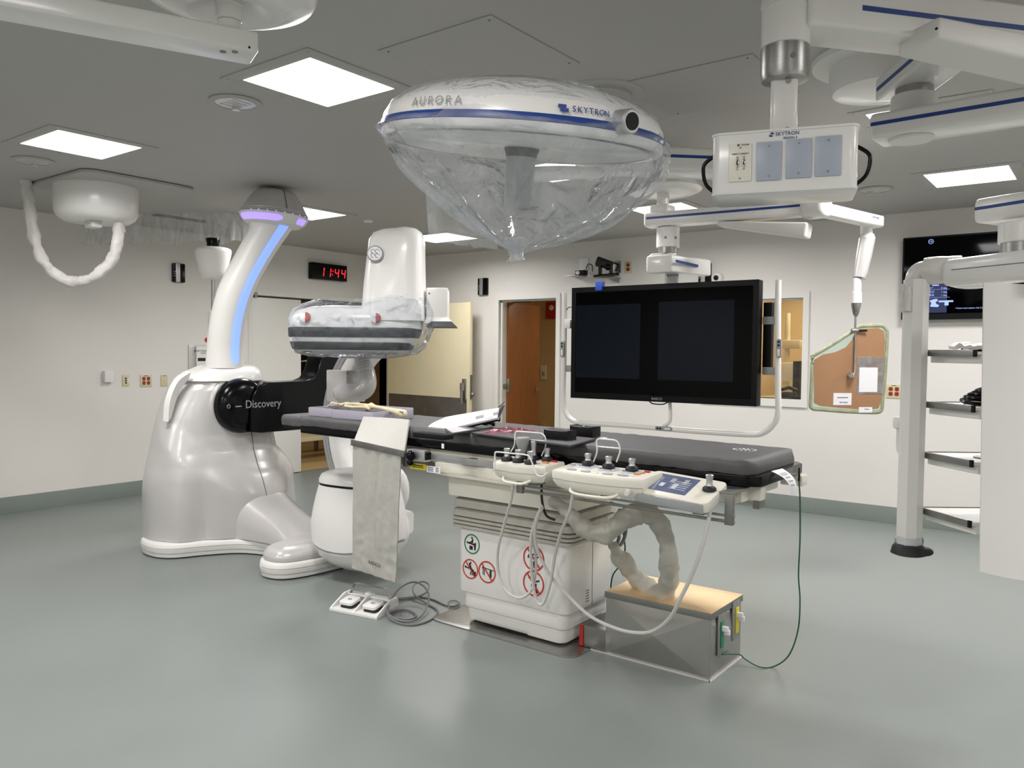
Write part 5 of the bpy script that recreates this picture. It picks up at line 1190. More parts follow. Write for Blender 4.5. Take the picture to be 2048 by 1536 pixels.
# spring arm down to the shield
sp = lambda u, v, d=4.97: dp(u, v, d)
vcyl((sp(1733,455).x, sp(1733,455).y), sp(1733,470).z, sp(1733,446).z, .036, 'swivel', 'white', k)
b = MB().ball(sp(1735,480), .046, (1,1,1.15)); b.build('knuckle', 'white', k, 70)
MB().tube([sp(1734,478), sp(1728,510), sp(1721,545), sp(1718,556)], [.056,.055,.050,.044], 20, sq=.8).build('spring_arm', 'pearl', k, 70)
vcyl((sp(1714,575).x, sp(1714,575).y), sp(1714,586).z, sp(1714,557).z, .026, 'lower_swivel', 'white', k); vcyl((sp(1714,575).x, sp(1714,575).y), sp(1714,607).z, sp(1714,584).z, .030, 'lower_socket', 'white', k)
cz = sp(1712,620); MB().lathe([(.006,sp(1712,634).z),(.018,sp(1712,628).z),(.028,sp(1712,612).z),(.029,sp(1712,606).z)], T(cz.x,cz.y,0), 24).build('steel_cone', 'steel', k)
tag(MB().box(mm_ @ V((mp2(1200,572).x,MH/2+.004,-.0)), (.05,.04,.06), .004).build('tape', mat('blue_tape', '2f62d8', .4)), 'bright blue tape stuck on the top edge of the large monitor', 'tape')
# ---- radiation shield
sh_ = thing('radiation_shield', 'hanging radiation shield still covered in brown cardboard with green taped edge', 'radiation shield', sp(1697, 825))
sc_ = dp(1697, 740, 4.99); sr = hz(RT*1.0+FW*.12); ms = facing(sc_, sr, (0,0,1)); sn = ms.to_3x3() @ V((0,0,1))
def spx(u, v):
    r_ = ray(u, v); t = (sc_-CAM).dot(sn)/r_.dot(sn); L = ms.inverted() @ (CAM+r_*t); return (L.x, L.y)
def rnd(pts, n=5): return [(p.x, p.y) for p in cr([(a, c, 0) for a, c in pts], n, True)]
out = [(1621,716),(1624,709),(1660,688),(1700,662),(1714,652),(1722,649),(1755,648),(1766,649),(1775,658),(1777,668),(1776,700),(1772,760),(1768,800),(1766,820),(1758,827),(1740,828),(1690,826),(1640,822),(1626,821),(1618,814),(1618,800),(1620,760)]
op = [spx(*p) for p in out]
M['acry'] = film('clear_acrylic', milk=.10, gloss=.2, tint=(.86,.95,.9), wbump=.05, rough=.05)
MB(ms).prism(op, -.004, .004, .001).build('acrylic_sheet', 'acry', sh_)
inn = [(1627,720),(1645,709),(1668,705),(1690,695),(1703,680),(1710,664),(1720,658),(1755,656),(1767,662),(1769,680),(1766,740),(1762,800),(1756,817),(1735,820),(1680,816),(1640,812),(1627,806),(1627,780)]
M['card'] = mat('brown_cardboard', 'a27a58', .75, var=.05, scale=4)
MB(ms).prism([spx(*p) for p in inn], .0042, .0065).build('cardboard', 'card', sh_)
M['gedge'] = mat('green_edge_tape', '9a9f82', .35, var=.12, scale=20, bump=.4)
rp = [V((*p, .002)) for p in inset2(rnd(op, 3), .010)]
MB(ms).tube(rp, .012, 8, True, .45).build('edge_tape', 'gedge', sh_, 70)
def card_piece(u0, v0, u1, v1, name, mt, zoff):
    p0_, p1_ = spx(u0, v1), spx(u1, v0); k = MB(ms).box(((p0_[0]+p1_[0])/2, (p0_[1]+p1_[1])/2, zoff), (p1_[0]-p0_[0], p1_[1]-p0_[1], .001)).build(name, mt, sh_); return k, p0_, p1_
M['sleeve'] = film('clear_sleeve', milk=.25, gloss=.2, wbump=.5)
card_piece(1712, 714, 1766, 788, 'plastic_sleeve', 'sleeve', .0075)
card_piece(1716, 735, 1754, 784, 'blank_sheet', 'paper', .009)
k_, a_, b_ = card_piece(1665, 786, 1702, 810, 'label', 'paper', .0075); MB(ms).box(((a_[0]+b_[0])/2, b_[1]-.028, .0085), (.07,.004,.0006)).build('label_print', 'ink', k_); text('label_print', 'SKYTRON', .012, ms @ T((a_[0]+b_[0])/2+.008, a_[1]+.016, .0085), 'navy', k_)
k_, a_, b_ = card_piece(1716, 814, 1743, 825, 'label', 'paper', .0085); MB(ms).box(((a_[0]+b_[0])/2+.008, (a_[1]+b_[1])/2+.004, .0095), (.03,.003,.0006)).build('label_print', 'ink', k_)
rod = [sp(1711,634), sp(1710,700,4.97), sp(1709,745,4.97), sp(1704,752,4.96)]
MB().tube(rod, .0065, 10).build('steel_rod', 'steel', sh_); MB().cyl(sp(1702,750,4.985), sp(1702,750,4.95), .022, .018, 20, .004).build('mount_knob', 'chrome', sh_)
for a_ in (0, 2.1, 4.2):
    p = sp(1702,750,4.95); MB().tube([p, p+hz(RT)*.022*math.cos(a_)+V((0,0,.022*math.sin(a_)))], .004, 8).build('knob_spoke', 'steel', sh_)
MB().cyl(sp(1709,661,4.97), sp(1734,661,4.97), .007, seg=10).build('handle_bar', 'blackm', sh_); MB().cyl(sp(1703,661,4.96), sp(1716,661,4.96), .012, seg=10).build('clamp_ring', 'steel', sh_)
# ---- equipment tower at the right
DT = 3.15; tw = thing('equipment_tower', 'tall white ceiling hung equipment tower with four shelves and wrapped post', 'equipment tower', dp(1900, 1100, DT))
tp = lambda u, v, d=DT: dp(u, v, d)
pc0 = tp(1826, 800, 3.2); pz0, pz1 = tp(1820,1092,3.2).z, tp(1830,560,3.2).z
MB(T(pc0.x,pc0.y,0) @ RZ(20)).prism([(.046*math.cos(PI/8+PI/4*i)*1.05,.046*math.sin(PI/8+PI/4*i)*1.05) for i in range(8)], pz0, pz1, .002).build('post', 'white2', tw)
b = MB(T(pc0.x,pc0.y,0)).loft([[V((r_*math.cos(a), r_*sc2*math.sin(a), z)) for a in [2*PI*i/20 for i in range(20)]] for r_, sc2, z in ((.055,1,pz0-.04),(.068,1,pz0-.035),(.062,.95,pz0-.01),(.05,.95,pz0+.005))]); b.ball((.05,.015,pz0-.022), .032, (1.2,1,.6)); b.build('rubber_foot', 'rubber', tw)
MB(T(pc0.x,pc0.y,0)).lathe([(.052,pz0),(.055,pz0+.02),(.05,pz0+.035)], None, 16).build('foot_wrap', 'wrap', tw)
el_ = cr([tp(1833,600,3.2), tp(1833,565,3.2), tp(1840,547,3.19), tp(1862,543,3.17), tp(1925,540,3.1)], 6)
MB().tube(el_, .044, 20).build('elbow', 'white', tw, 70)
o = MB().tube(cr([tp(1829,568,3.2), tp(1829,595,3.2), tp(1828,625,3.2)], 6), .053, 24).build('film_wrap', 'wrapc' if 'wrapc' in M else 'wrapw', tw); crumple(o, .006, 25, 1)
o = MB().tube(cr([tp(1815,575,3.17), tp(1813,600,3.17), tp(1814,622,3.17)], 5), .018, 12).build('film_wrap', 'wrapw', tw); crumple(o, .004, 30, 4)
o = MB().tube(cr([tp(1848,542,3.17), tp(1885,540,3.13), tp(1922,538,3.1)], 8), .052, 24).build('film_wrap', 'wrapw', tw); crumple(o, .006, 22, 7)
g0, g1 = tp(1905, 548, 3.12), tp(2150, 500, 2.7); g1.z = g0.z+.005
beam(g0, g1, .14, .105, 'lower_arm', 'white', tw, .025)
gb = tp(1945, 564, 3.08); MB().ball(gb, .075, (1.2,1.0,.35)).build('arm_pod', 'white', tw, 70)
gd = hz(g1-g0); gn = gd.cross(V((0,0,1))); MB(facing(g0+gn*.0705+V((0,0,-.002))+gd*.4, gd, (0,0,1))).box((0,.01,0), (.7,.003,.002)).build('arm_seam', 'line', tw)
vj = tp(2047, 470, 2.98); z_ = lambda v: tp(2047, v, 2.98).z
vcyl((vj.x,vj.y), z_(512), z_(484), .075, 'joint_ring', 'steel', tw); vcyl((vj.x,vj.y), z_(486), z_(446), .083, 'joint_cylinder', 'white', tw)
k0, k1 = tp(1970, 426, 3.18), tp(2250, 345, 2.75); k1.z = k0.z+.0; beam(k0, k1, .15, .095, 'upper_arm', 'white', tw, .016); stripe(k0, k1, .15, .008, .012, tw, 1, .01, .98)
vcyl((k1.x, k1.y), k0.z+.03, CZ, .07, 'ceiling_column', 'white', tw)
rd, fd = hz(RT), -H0
def shelf(vf, z):
    P = tp(1846, 900, 3.22); P = V((P.x, P.y, z)); m = Matrix((rd, fd, V((0,0,1)))).transposed().to_4x4(); m.translation = P
    w_, dd = .62, .27
    k = MB(m).prism([(0,-.02),(w_,-.02),(w_,dd),(.075,dd),(0.012,dd-.02),(0,.06)] if False else [(0,-.02),(w_,-.02),(w_,dd),(.05,dd),(0,.0)], -.012, 0, .002).build('shelf', 'white2', tw)
    MB(m).prism([(.02,0),(.4,0),(.4,.2),(.1,.2),(.07,.14)], -.03, -.012).build('shelf_bracket', 'white2', k) if False else None
    a_, b__ = m @ V((0,.0,-.006)), m @ V((.05,dd,-.006)); ff = facing((a_+b__)/2, b__-a_, (0,0,1)); L = (b__-a_).length
    MB(ff).box((0,0,.004), (L,.026,.008), .001).build('side_rail', 'steel', k); MB(ff).box((L/2-.006,0,.005), (.014,.027,.010), .002).build('rail_end', 'blackm', k)
    MB(m).bb(0, w_, -.024, -.02, -.01, .004).build('back_rail', 'steeld', k)
    MB(m).prism([(.02,0),(.6,0),(.6,dd),(.065,dd),(.05,.2)], -.045, -.012, .004).build('shelf_under', 'white2', k)
    return m, k
SH = [shelf(0, tp(1846, v, 3.22).z) for v in (703, 805, 906, 1018)]
# curved white panel standing in front of the shelves
pan = MB(); pT, pB = 565, 1143
def pf(u, v):
    a0 = dp(1966-8*v, 566+576*v, 2.85); a = math.radians(-18+70*u); R_ = .62
    c = a0+rd*(R_*math.sin(math.radians(18)))-fd*0-fd*(R_*math.cos(math.radians(18)))*1
    P = c+rd*(R_*math.sin(a))+fd*(R_*math.cos(a)); P.z = a0.z-.035*u*(1-v)*1.2-.03*math.sin(PI*min(1, u*1.5))*v; return P
pan.grid(pf, 24, 12, .012).build('curved_panel', 'white2', tw, 60)
m = SH[1][0]; cb = thing('cable_coil', 'black and white coiled cables piled on the second shelf of the tower', 'cable', m @ V((.2,.12,0)))
for i in range(5):
    r0_ = .13-.012*i; pts = [m @ V((.23+r0_*math.cos(a)*1.1, .13+r0_*.8*math.sin(a), .012+.012*i+.006*math.sin(a*2+i))) for a in [2*PI*j/32 for j in range(32)]]
    MB().tube(pts, .008, 8, True).build('cable_turn', 'black', cb)
for i in range(2):
    pts = [m @ V((.25+.12*math.cos(a), .19+.08*math.sin(a), .012+.018*i+.012*math.sin(a+1))) for a in [2*PI*j/32 for j in range(32)]]; MB().tube(pts, .006, 8, True).build('cable_turn', 'paper', cb)
m = SH[0][0]; o = MB(m).grid(lambda u, v: V((.06+.3*u, .05+.22*v, .022+.02*mnoise.noise(V((u*4,v*4,0)))+.006*math.sin(u*9))), 20, 14, .014).build('cloth', 'wrapw'); tag(o, 'crumpled white cloth lying on the top shelf of the tower', 'cloth')
o = MB(m).box((.25,.15,.008), (.28,.2,.014), .004).build('black_pouch', 'blackm'); tag(o, 'flat black pouch under the white cloth on the top shelf', 'pouch')
m = SH[2][0]; o = MB(m).prism(circ(.08, 20, .05, .2, .15), .001, .006, .002).build('metal_dish', 'steeld'); tag(o, 'flat grey metal item on the third shelf of the tower', 'dish')
hp_ = MB().box(tp(1800, 845, 3.26), (.05,.05,.05), .012); hd = MB().tube(cr([tp(1797,855,3.26), tp(1796,885,3.26), tp(1798,902,3.26), tp(1806,908,3.26)], 6), .008, 10)
o = hp_.build('side_grip', 'white', tw); hd.build('grip_bar', 'white', tw)
# ---- boom at the top left corner
lc = dp(458, 20, 2.42); lb = thing('boom_arm', 'white boom arm hanging from a wide bowl canopy at the top left', 'medical boom', (lc.x, lc.y, 2.4), 'ceiling boom arms')
zb = lambda v, d=2.42: dp(458, v, d).z
MB().lathe([(.03,zb(-10)),(.12,zb(14)-.02),(.2,zb(8)),(.25,zb(-5)),(.262,zb(-18)),(.255,zb(-30)),(.2,CZ)], T(lc.x,lc.y,0), 56).build('canopy_bowl', 'white', lb, 60)
vcyl((lc.x,lc.y), zb(64), zb(42), .034, 'lower_socket', 'white', lb); vcyl((lc.x,lc.y), zb(42), zb(8), .038, 'drop_tube', 'white', lb); vcyl((lc.x,lc.y), zb(14), zb(-6), .042, 'collar', 'white', lb)
l1, l0 = dp(508, 98, 2.46), dp(-260, -60, 2.0); l0.z = l1.z
beam(l0, l1, .13, .062, 'arm', 'white', lb, .008)
for u in (446, 470):
    p = dp(u, 122, 2.40); MB().lathe([(.009,0),(.009,-.003),(.003,-.003)], T(p.x,p.y,l1.z-.031), 12).build('bolt', 'steeld', lb)
q_ = dp(499, 95, 2.38); MB().cyl(q_, q_-FW*.003, .0035, seg=8).build('screw', 'blackm', lb)
vcyl((l0.x, l0.y), l0.z, CZ, .07, 'ceiling_column', 'white', lb)
# ---- drum and sleeve at the left
dc = dp(193, 400, 6.1); zd = lambda v: dp(193, v, 6.1).z
dm = thing('ceiling_drum', 'white drum shaped cable box under a ceiling plate with a hanging wrapped hose', 'ceiling unit', (dc.x, dc.y, zd(445)))
MB(T(dc.x+.05,dc.y+.1,0)).prism(rrect(.95,.85,.10,6), CZ-.028, CZ, .02).build('ceiling_plate', 'ceil', dm)
MB().lathe([(.24,zd(372)+.04),(.26,zd(366)+.03)], T(dc.x,dc.y,0), 48).build('neck', 'blackm', dm)
MB().lathe([(.1,zd(446)),(.23,zd(444)),(.27,zd(437)),(.288,zd(428)),(.292,zd(422)),(.294,zd(366)),(.285,zd(361)),(.24,zd(360))], T(dc.x,dc.y,0), 56).build('drum', 'white', dm, 50)
MB().box((dc.x+.05, dc.y-.05, zd(452)), (.12,.08,.05), .01).build('socket', 'white2', dm)
hs = cr([dp(50,346,6.0), dp(56,380,6.0), dp(62,430,6.0), dp(70,480,6.0), dp(88,525,6.0), dp(120,555,6.0), dp(155,563,6.0), dp(190,552,6.0), dp(222,520,6.0), dp(235,485,6.0), dp(238,450,6.05)], 8)
n = len(hs); o = MB().tube(hs, [.040*(1+.05*math.sin(i*.9)+.04*math.sin(i*2.3)) for i in range(n)], 24).build('wrapped_hose', 'wrapw', dm, 60); crumple(o, .012, 14, 5); crumple(o, .006, 38, 6)
# ---- clear drape strip under the ceiling
M['drape'] = film('translucent_strip', milk=.42, gloss=.03, wscale=4, wbump=.4, rough=.3, tint=(.9,.9,.9), stretch=(2,2,.5))
d0, d1 = V((-7.78, 2.9, CZ)), V((-6.05, 4.55, CZ))
c0, c1 = dp(150, 455, 7.2), dp(640, 440, 7.2)
ca, cb_ = on(240, 440, 'x', -6.9), on(480, 430, 'x', -6.4)
A_ = on(165, 462, 'z', CZ).lerp(CAM+V((0,0,CZ-CAM.z)), .12); A_.z = CZ; B__ = on(500, 424, 'z', CZ); B__.z = CZ
def cf(u, v):
    P = A_.lerp(B__, u); P.z = CZ-.0-v*(.27+.015*math.sin(u*25)+.008*math.sin(u*61)); w_ = .012*math.sin(u*42)+.01*math.sin(u*95+2); P.x += w_*v; P.y -= w_*v; return P
o = MB().grid(cf, 120, 10).build('plastic_curtain', 'drape'); tag(o, 'translucent grey plastic strip curtain under the ceiling behind the domed head', 'plastic curtain')
q_ = on(392, 437, 'z', CZ); t = thing('ceiling_vent', 'dark open slot in the ceiling above the plastic curtain', 'vent', (q_.x, q_.y, CZ)); MB().box((q_.x-.1, q_.y-.1, CZ-.004), (.1,.5,.008), .001, None).build('slot', 'blackm', t)
# ---- surgical lamp in a plastic bag
lp = dp(1045, 277, 2.25); nrm_ = (V((0,0,1))+H0*(-.0)).normalized()
tl_ = Matrix((hz(RT), H0, V((0,0,1)))).transposed().to_4x4(); tl_.translation = lp
ML = tl_ @ RY(3.6) @ RX(8)
sl = thing('surgical_lamp', 'round white surgical lamp head with blue stripe and grey handle inside a plastic bag', 'surgical lamp', (lp.x, lp.y, lp.z-.2))
MB(ML).lathe([(.387,-.028),(.392,-.02),(.392,.0),(.388,.030),(.375,.052),(.33,.085),(.25,.115),(.15,.135),(.05,.14),(.003,.141)], None, 72).build('lamp_dome', 'white', sl, 60)
MB(ML).lathe([(.3925,-.005),(.3945,-.003),(.3935,.012),(.3918,.014)], None, 72).build('blue_stripe', 'navy', sl)
M['refl'] = mat('lamp_reflector', 'b0b3b6', .16, .9, var=.04, scale=30)
MB(ML).lathe([(.387,-.027),(.36,-.030),(.352,-.02),(.30,.02),(.2,.045),(.1,.05),(.003,.05)], None, 72).build('reflector', 'refl', sl)
for r_ in (.33,.29,.25,.21,.17): MB(ML).lathe([(r_,.052-(r_/.36)**2*.06),(r_+.006,.047-(r_/.36)**2*.06),(r_-.004,.047-(r_/.36)**2*.06)], None, 48).build('reflector_ring', 'steel', sl)
MB(ML).lathe([(.045,.04),(.05,.0),(.05,-.03),(.044,-.045),(.044,-.052)], None, 32).build('handle_collar', 'blackm', sl)
MB(ML).lathe([(.044,-.05),(.041,-.07),(.040,-.185),(.036,-.19),(.004,-.19)], None, 32).build('handle', 'shaft', sl)
def rimtext(body, ang, size, z, mt, sp_=1.0):
    n_ = len(body); 
    for i, ch in enumerate(body):
        a = ang+(i-(n_-1)/2)*size*.78*sp_/.393; P = ML @ V((.3945*math.sin(a)*(.392-.12*max(0,z-.015))/.392, -.3945*math.cos(a)*(.392-.12*max(0,z-.015))/.392, z))
        rgt = (ML.to_3x3() @ V((math.cos(a), math.sin(a), 0))); up_ = ML.to_3x3() @ V((0,0,1)) - (ML.to_3x3() @ V((math.sin(a),-math.cos(a),0)))*.18
        text('rim_lettering', ch, size, facing(P, rgt, up_), mt, sl)
rimtext('AURORA', -.58, .030, .034, 'shaft', 1.15); rimtext('SKYTRON', .42, .020, .030, 'navy', .95)
a = .15+.08; P = ML @ V((.394*math.sin(a), -.394*math.cos(a), .030)); m = facing(P, ML.to_3x3() @ V((math.cos(a), math.sin(a), 0)), (0,0,1)); MB(m).box((0,.004,0), (.02,.008,.002)).box((.006,-.005,0), (.02,.008,.002)).build('brand_mark', 'navy', sl)
a = .66; P = ML @ V((.392*math.sin(a), -.392*math.cos(a), .018)); dd = ML.to_3x3() @ V((math.sin(a), -math.cos(a), 0))
MB().lathe([(.030,-.02),(.030,.03),(.026,.034),(.003,.034)], frame(P, dd), 24).build('side_knob', 'silver', sl); MB().lathe([(.021,.033),(.021,.036),(.003,.036)], frame(P, dd), 20).build('knob_face', 'blackm', sl)
# arm stub holding the lamp from above, towards the back
# bag around the lamp
M['bag'] = film('milky_bag', milk=.25, gloss=.07, wscale=7, wbump=1.0, rough=.12, tint=(.97,.98,1))
apex = dp(1032, 512, 2.22); NS = 128; rs = []
DOME = [(0,.141),(.05,.14),(.15,.135),(.25,.115),(.33,.085),(.375,.052),(.388,.030),(.392,.0),(.45,-.02)]
def domez(r):
    for (a, p), (b, q) in zip(DOME, DOME[1:]):
        if a <= r <= b: return p+(q-p)*(r-a)/(b-a)
    return 0
def bagring(t):
    out_ = []
    for i in range(NS):
        a = 2*PI*i/NS
        if t < 0:      # over the dome
            k = 1+t; r_ = .402*k; z = domez(r_)+.007; P = ML @ V((r_*math.sin(a), -r_*math.cos(a), z))
        else:
            rim = ML @ V((.415*math.sin(a), -.415*math.cos(a), -.0)); f = t
            P = rim.lerp(apex, f); s_ = math.sin(PI*f)
            right = math.sin(a); P += hz(RT)*(.05*right*s_+(.05*s_ if right > 0 else .0)) + V((0,0,-.03*s_)); P -= H0*0
            fold = mnoise.noise(V((math.sin(a)*3.5, math.cos(a)*3.5, f*1.2)))*.06+mnoise.noise(V((math.sin(a)*9, math.cos(a)*9, f*2.2)))*.022
            P = P+(P-apex.lerp(lp, 1-f)).normalized()*(fold-.045*max(0, -right))*s_
            c_ = apex.lerp(lp, 1-f)
        out_.append(P)
    return out_
ts = [-1+.0001, -.9, -.75, -.6, -.45, -.3, -.18, -.08, -.02, .015]+[.05+.93*(i/26) for i in range(27)]
for t in ts: rs.append(bagring(t))
o = MB().loft(rs, True, True).build('plastic_bag', 'bag', None, 30)
for v_ in o.data.vertices:
    k_ = 1 if (o.matrix_basis @ v_.co).z < lp.z-.03 else .25
    v_.co += mnoise.noise_vector(v_.co*7)*.009*k_+mnoise.noise_vector(v_.co*22)*.004*k_
tag(o, 'large clear plastic bag gathered to a point under the surgical lamp', 'plastic bag')
def flap(u, v):
    a_, b_ = dp(850, 366, 2.30).lerp(dp(858, 482, 2.36), u), dp(985, 470, 2.2).lerp(dp(1000, 500, 2.2), u); P = a_.lerp(b_, v); P += H0*.03*mnoise.noise(V((u*4, v*5, 3))); P.z += .008*mnoise.noise(V((u*2+9, v*16, 3))); return P
o = MB().grid(flap, 24, 36).build('bag_flap', 'bag', o, 30)
for (u, v) in ((1,1),): pass
tail = MB().tube(cr([apex+V((0,0,.05)), apex, apex-V((0,0,.015))], 6), [.03,.028,.026,.025,.022,.02,.018,.02,.022,.024,.024,.02,.01][:13], 14).build('bag_tail', 'bag', bpy.data.objects['plastic_bag']); crumple(tail, .01, 40, 2)
# striped arm half hidden between the bagged lamp and the outlet box
cq = on(1200, 188, 'z', CZ)
la = thing('boom_arm', 'white striped boom arm half hidden between the bagged lamp and the outlet box', 'medical boom', (cq.x, cq.y, 2.4), 'ceiling boom arms')
MB().lathe([(.22,CZ),(.218,CZ-.006),(.2,CZ-.008)], T(cq.x,cq.y,0), 48).build('canopy_plate', 'ceil', la)
MB().lathe([(.15,CZ-.006),(.15,CZ-.02),(.12,CZ-.03),(.05,CZ-.03)], T(cq.x,cq.y,0), 48).build('canopy_dish', 'ceil', la)
z_a = 1.5+(704-291)/1600*3.62
w0 = V((cq.x, cq.y, z_a)); w1 = dp(1600, 296, 4.0); w1.z = z_a
vcyl((cq.x, cq.y), z_a-.09, CZ-.02, .06, 'drop_tube', 'white', la)
dd_ = (w1-w0).normalized()
beam(w0-dd_*.1, w1, .20, .11, 'arm', 'white', la, .014); stripe(w0, w1, .20, .010, .014, la, 1, .03, .97)
b = on(736, 441, 'z', CZ); t = thing('sprinkler', 'small white round sprinkler cap on the ceiling left of the draped lamp', 'sprinkler', (b.x, b.y, CZ)); MB().lathe([(.045,CZ),(.045,CZ-.012),(.038,CZ-.018),(.003,CZ-.018)], T(b.x,b.y,0), 28).build('cap', 'white', t)
# yoke that carries the surgical lamp, reaching back to the striped arm's tube
e_ = V((cq.x, cq.y, z_a-.075)); s_0 = lp+H0*.36
MB().tube(cr([s_0, s_0+H0*.12+V((0,0,.005)), s_0.lerp(e_, .5), e_-hz(e_-s_0)*.05], 6), .028, 14).build('yoke', 'white', sl)
# ================================================================ things on the walls
def wallL(u0, v0, u1, v1):      # rectangle on the left wall
    a, c = on(u0, v0, 'x', XL), on(u1, v1, 'x', XL); return (a.y+c.y)/2, (a.z+c.z)/2, abs(c.y-a.y), abs(a.z-c.z)
def wallB(u0, v0, u1, v1):
    a, c = on(u0, v0, 'y', YB), on(u1, v1, 'y', YB); return (a.x+c.x)/2, (a.z+c.z)/2, abs(c.x-a.x), abs(a.z-c.z)
# digital clock 11:44
y, z, w_, h_ = wallL(622, 531, 694, 556); y, z, w_, h_ = 6.68*1.0, 0, 0, 0
a_, c_ = on(624, 528, 'x', XL+.07), on(694, 558, 'x', XL+.07); y, w_ = (a_.y+c_.y)/2, c_.y-a_.y; z = (on(658,544,'x',XL+.07)).z; h_ = w_*.36
ck = thing('digital_clock', 'black digital clock with red digits 11:44 above the double doors', 'clock', (XL+.035, y, z-h_/2))
MB().box((XL+.035, y, z), (.07, w_, h_), .004).build('case', 'black', ck)
M['led'] = mat('red_led', 'ff3030', .4, emit='ff2a38', estr=1.6)
SEG = {'1': 'bc', '4': 'fgbc'}
def digit(ch, yc, s):
    b = MB(); m = face_x(XL+.0712, yc, z-.006) @ Matrix(((1,.12,0,0),(0,1,0,0),(0,0,1,0),(0,0,0,1))); wd, ht, th = s*.5, s, s*.11
    P = {'a':(0,ht/2,wd,th),'b':(wd/2,ht/4,th,ht*.42),'c':(wd/2,-ht/4,th,ht*.42),'d':(0,-ht/2,wd,th),'e':(-wd/2,-ht/4,th,ht*.42),'f':(-wd/2,ht/4,th,ht*.42),'g':(0,0,wd*.8,th)}
    for k in SEG[ch]: q = P[k]; b.box((q[0],q[1],0), (q[2],q[3],.001), 0, None) if False else MB
    b = MB(m)
    for k in SEG[ch]: q = P[k]; b.box((q[0],q[1],0), (q[2],q[3],.001))
    b.build('digit', 'led', ck)
s_ = h_*.56
for ch, f in (('1',-.22),('1',-.03),('4',.2),('4',.39)): digit(ch, y+w_*f, s_)
b = MB(face_x(XL+.0712, y+w_*.075, z-.006)); b.box((.006,s_*.2,0), (.014,.014,.001)).box((-.002,-s_*.2,0), (.014,.014,.001)); b.build('colon', 'led', ck)
# switch and outlet plates
def plateL(u0, v0, u1, v1, label, kind, name='wall_plate', mt='beige', th=.008):
    y, z, w_, h_ = wallL(u0, v0, u1, v1); t = thing(name, label, 'wall plate' if kind != 'box' else 'wall box', (XL, y, z-h_/2))
    MB().box((XL+th/2, y, z), (th, w_, h_), .002).build('plate', mt, t)
    if kind == 'quad':
        for dy in (-.2,.2):
            for dz in (-.18,.18): MB(face_x(XL+th, y+w_*dy, z+h_*dz)).prism(rrect(w_*.26,h_*.3,.008,3), 0, .003).build('outlet', 'redp', t)
        MB().box((XL+th, y, z+h_*.42), (.001, w_*.3, .006)).build('plate_print', 'ink', t)
    if kind == 'three':
        for dz in (-.2,0,.2): MB().box((XL+th+.002, y, z+h_*dz), (.004,.016,.014), .001).build('jack', 'rubber', t)
        for dz in (.1,-.1): MB().box((XL+th, y+w_*.35, z+h_*dz), (.001,.02,.012)).build('plate_print', 'paper', t)
    if kind == 'two':
        MB().box((XL+th+.001, y+.004, z), (.003,.022,.07), .001).build('insert', 'beige', t); MB().box((XL+th, y, z+h_*.42), (.001, w_*.5, .005)).build('plate_print', 'ink', t)
        for dz in (.018,-.018): MB().box((XL+th+.003, y+.004, z+dz), (.002,.008,.006)).build('jack', 'ivory', t)
    return t
t = plateL(205, 742, 223, 764, 'small square white wall box at the far left of the plates on the left wall', 'box', 'wall_box', 'white2', .05)
plateL(244, 750, 258, 772, 'beige wall plate with three dark jacks on the left wall', 'three')
plateL(280, 750, 303, 773, 'beige plate with four red outlets on the left wall', 'quad')
plateL(321, 750, 335, 772, 'plain beige wall plate nearest the robot on the left wall', 'two')
def plateB(u0, v0, u1, v1, label, n, y=YB):
    x, z, w_, h_ = wallB(u0, v0, u1, v1); t = thing('wall_plate', label, 'wall plate', (x, YB, z-h_/2)); MB().box((x, YB-.004, z), (w_, .008, h_), .002).build('plate', 'beige', t)
    pos = [(dx,dz) for dx in ((-.2,.2) if n == 4 else (0,)) for dz in (-.18,.18)]
    for dx, dz in pos: MB(face_my(x+w_*dx, YB-.008, z+h_*dz)).prism(rrect(w_*(.26 if n == 4 else .45),h_*.28,.008,3), 0, .003).build('outlet', 'redp', t)
    MB().box((x, YB-.0085, z+h_*.43), (w_*.3,.001,.005)).build('plate_print', 'ink', t)
plateB(1773, 769, 1803, 797, 'beige plate with four red outlets right of the radiation shield', 4)
plateB(1250, 523, 1264, 546, 'beige plate with two red outlets beside the wall camera', 2)
# slim black and silver speakers
def slim(P, along, nrm_, h_, w_, label, flip=1):
    m = facing(P, along, (0,0,1)); t = thing('wall_speaker', label, 'wall speaker', P-V((0,0,h_/2)), 'slim black and silver wall units')
    MB(m).prism(rrect(w_,h_,.012,3), 0, .035, .004).build('body', 'black', t)
    MB(m).box((-w_*.12,0,.0365), (w_*.36,h_*.98,.008), .002).build('silver_band', 'silver', t)
    for k in (-1,0,1): MB(m).cyl((-w_*.4,k*.022-.01,.034), (-w_*.4,k*.022-.01,.038), .005, seg=10).build('button', 'silver', t)
y, z, w_, h_ = wallL(343, 527, 367, 565); slim(V((XL, y, z)), (0,1,0), 0, h_*1.05, w_, 'slim black and silver wall unit on the left wall behind the white pod')
x, z, w_, h_ = wallB(959, 557, 977, 590); slim(V((x, YB, z)), (1,0,0), 0, h_, w_, 'slim black and silver wall unit between the cream door and the wood door')
x, z, w_, h_ = wallB(1400, 527, 1423, 572); slim(V((x, YB, z)), (1,0,0), 0, h_, w_, 'slim black and silver wall unit showing above the hanging monitor')
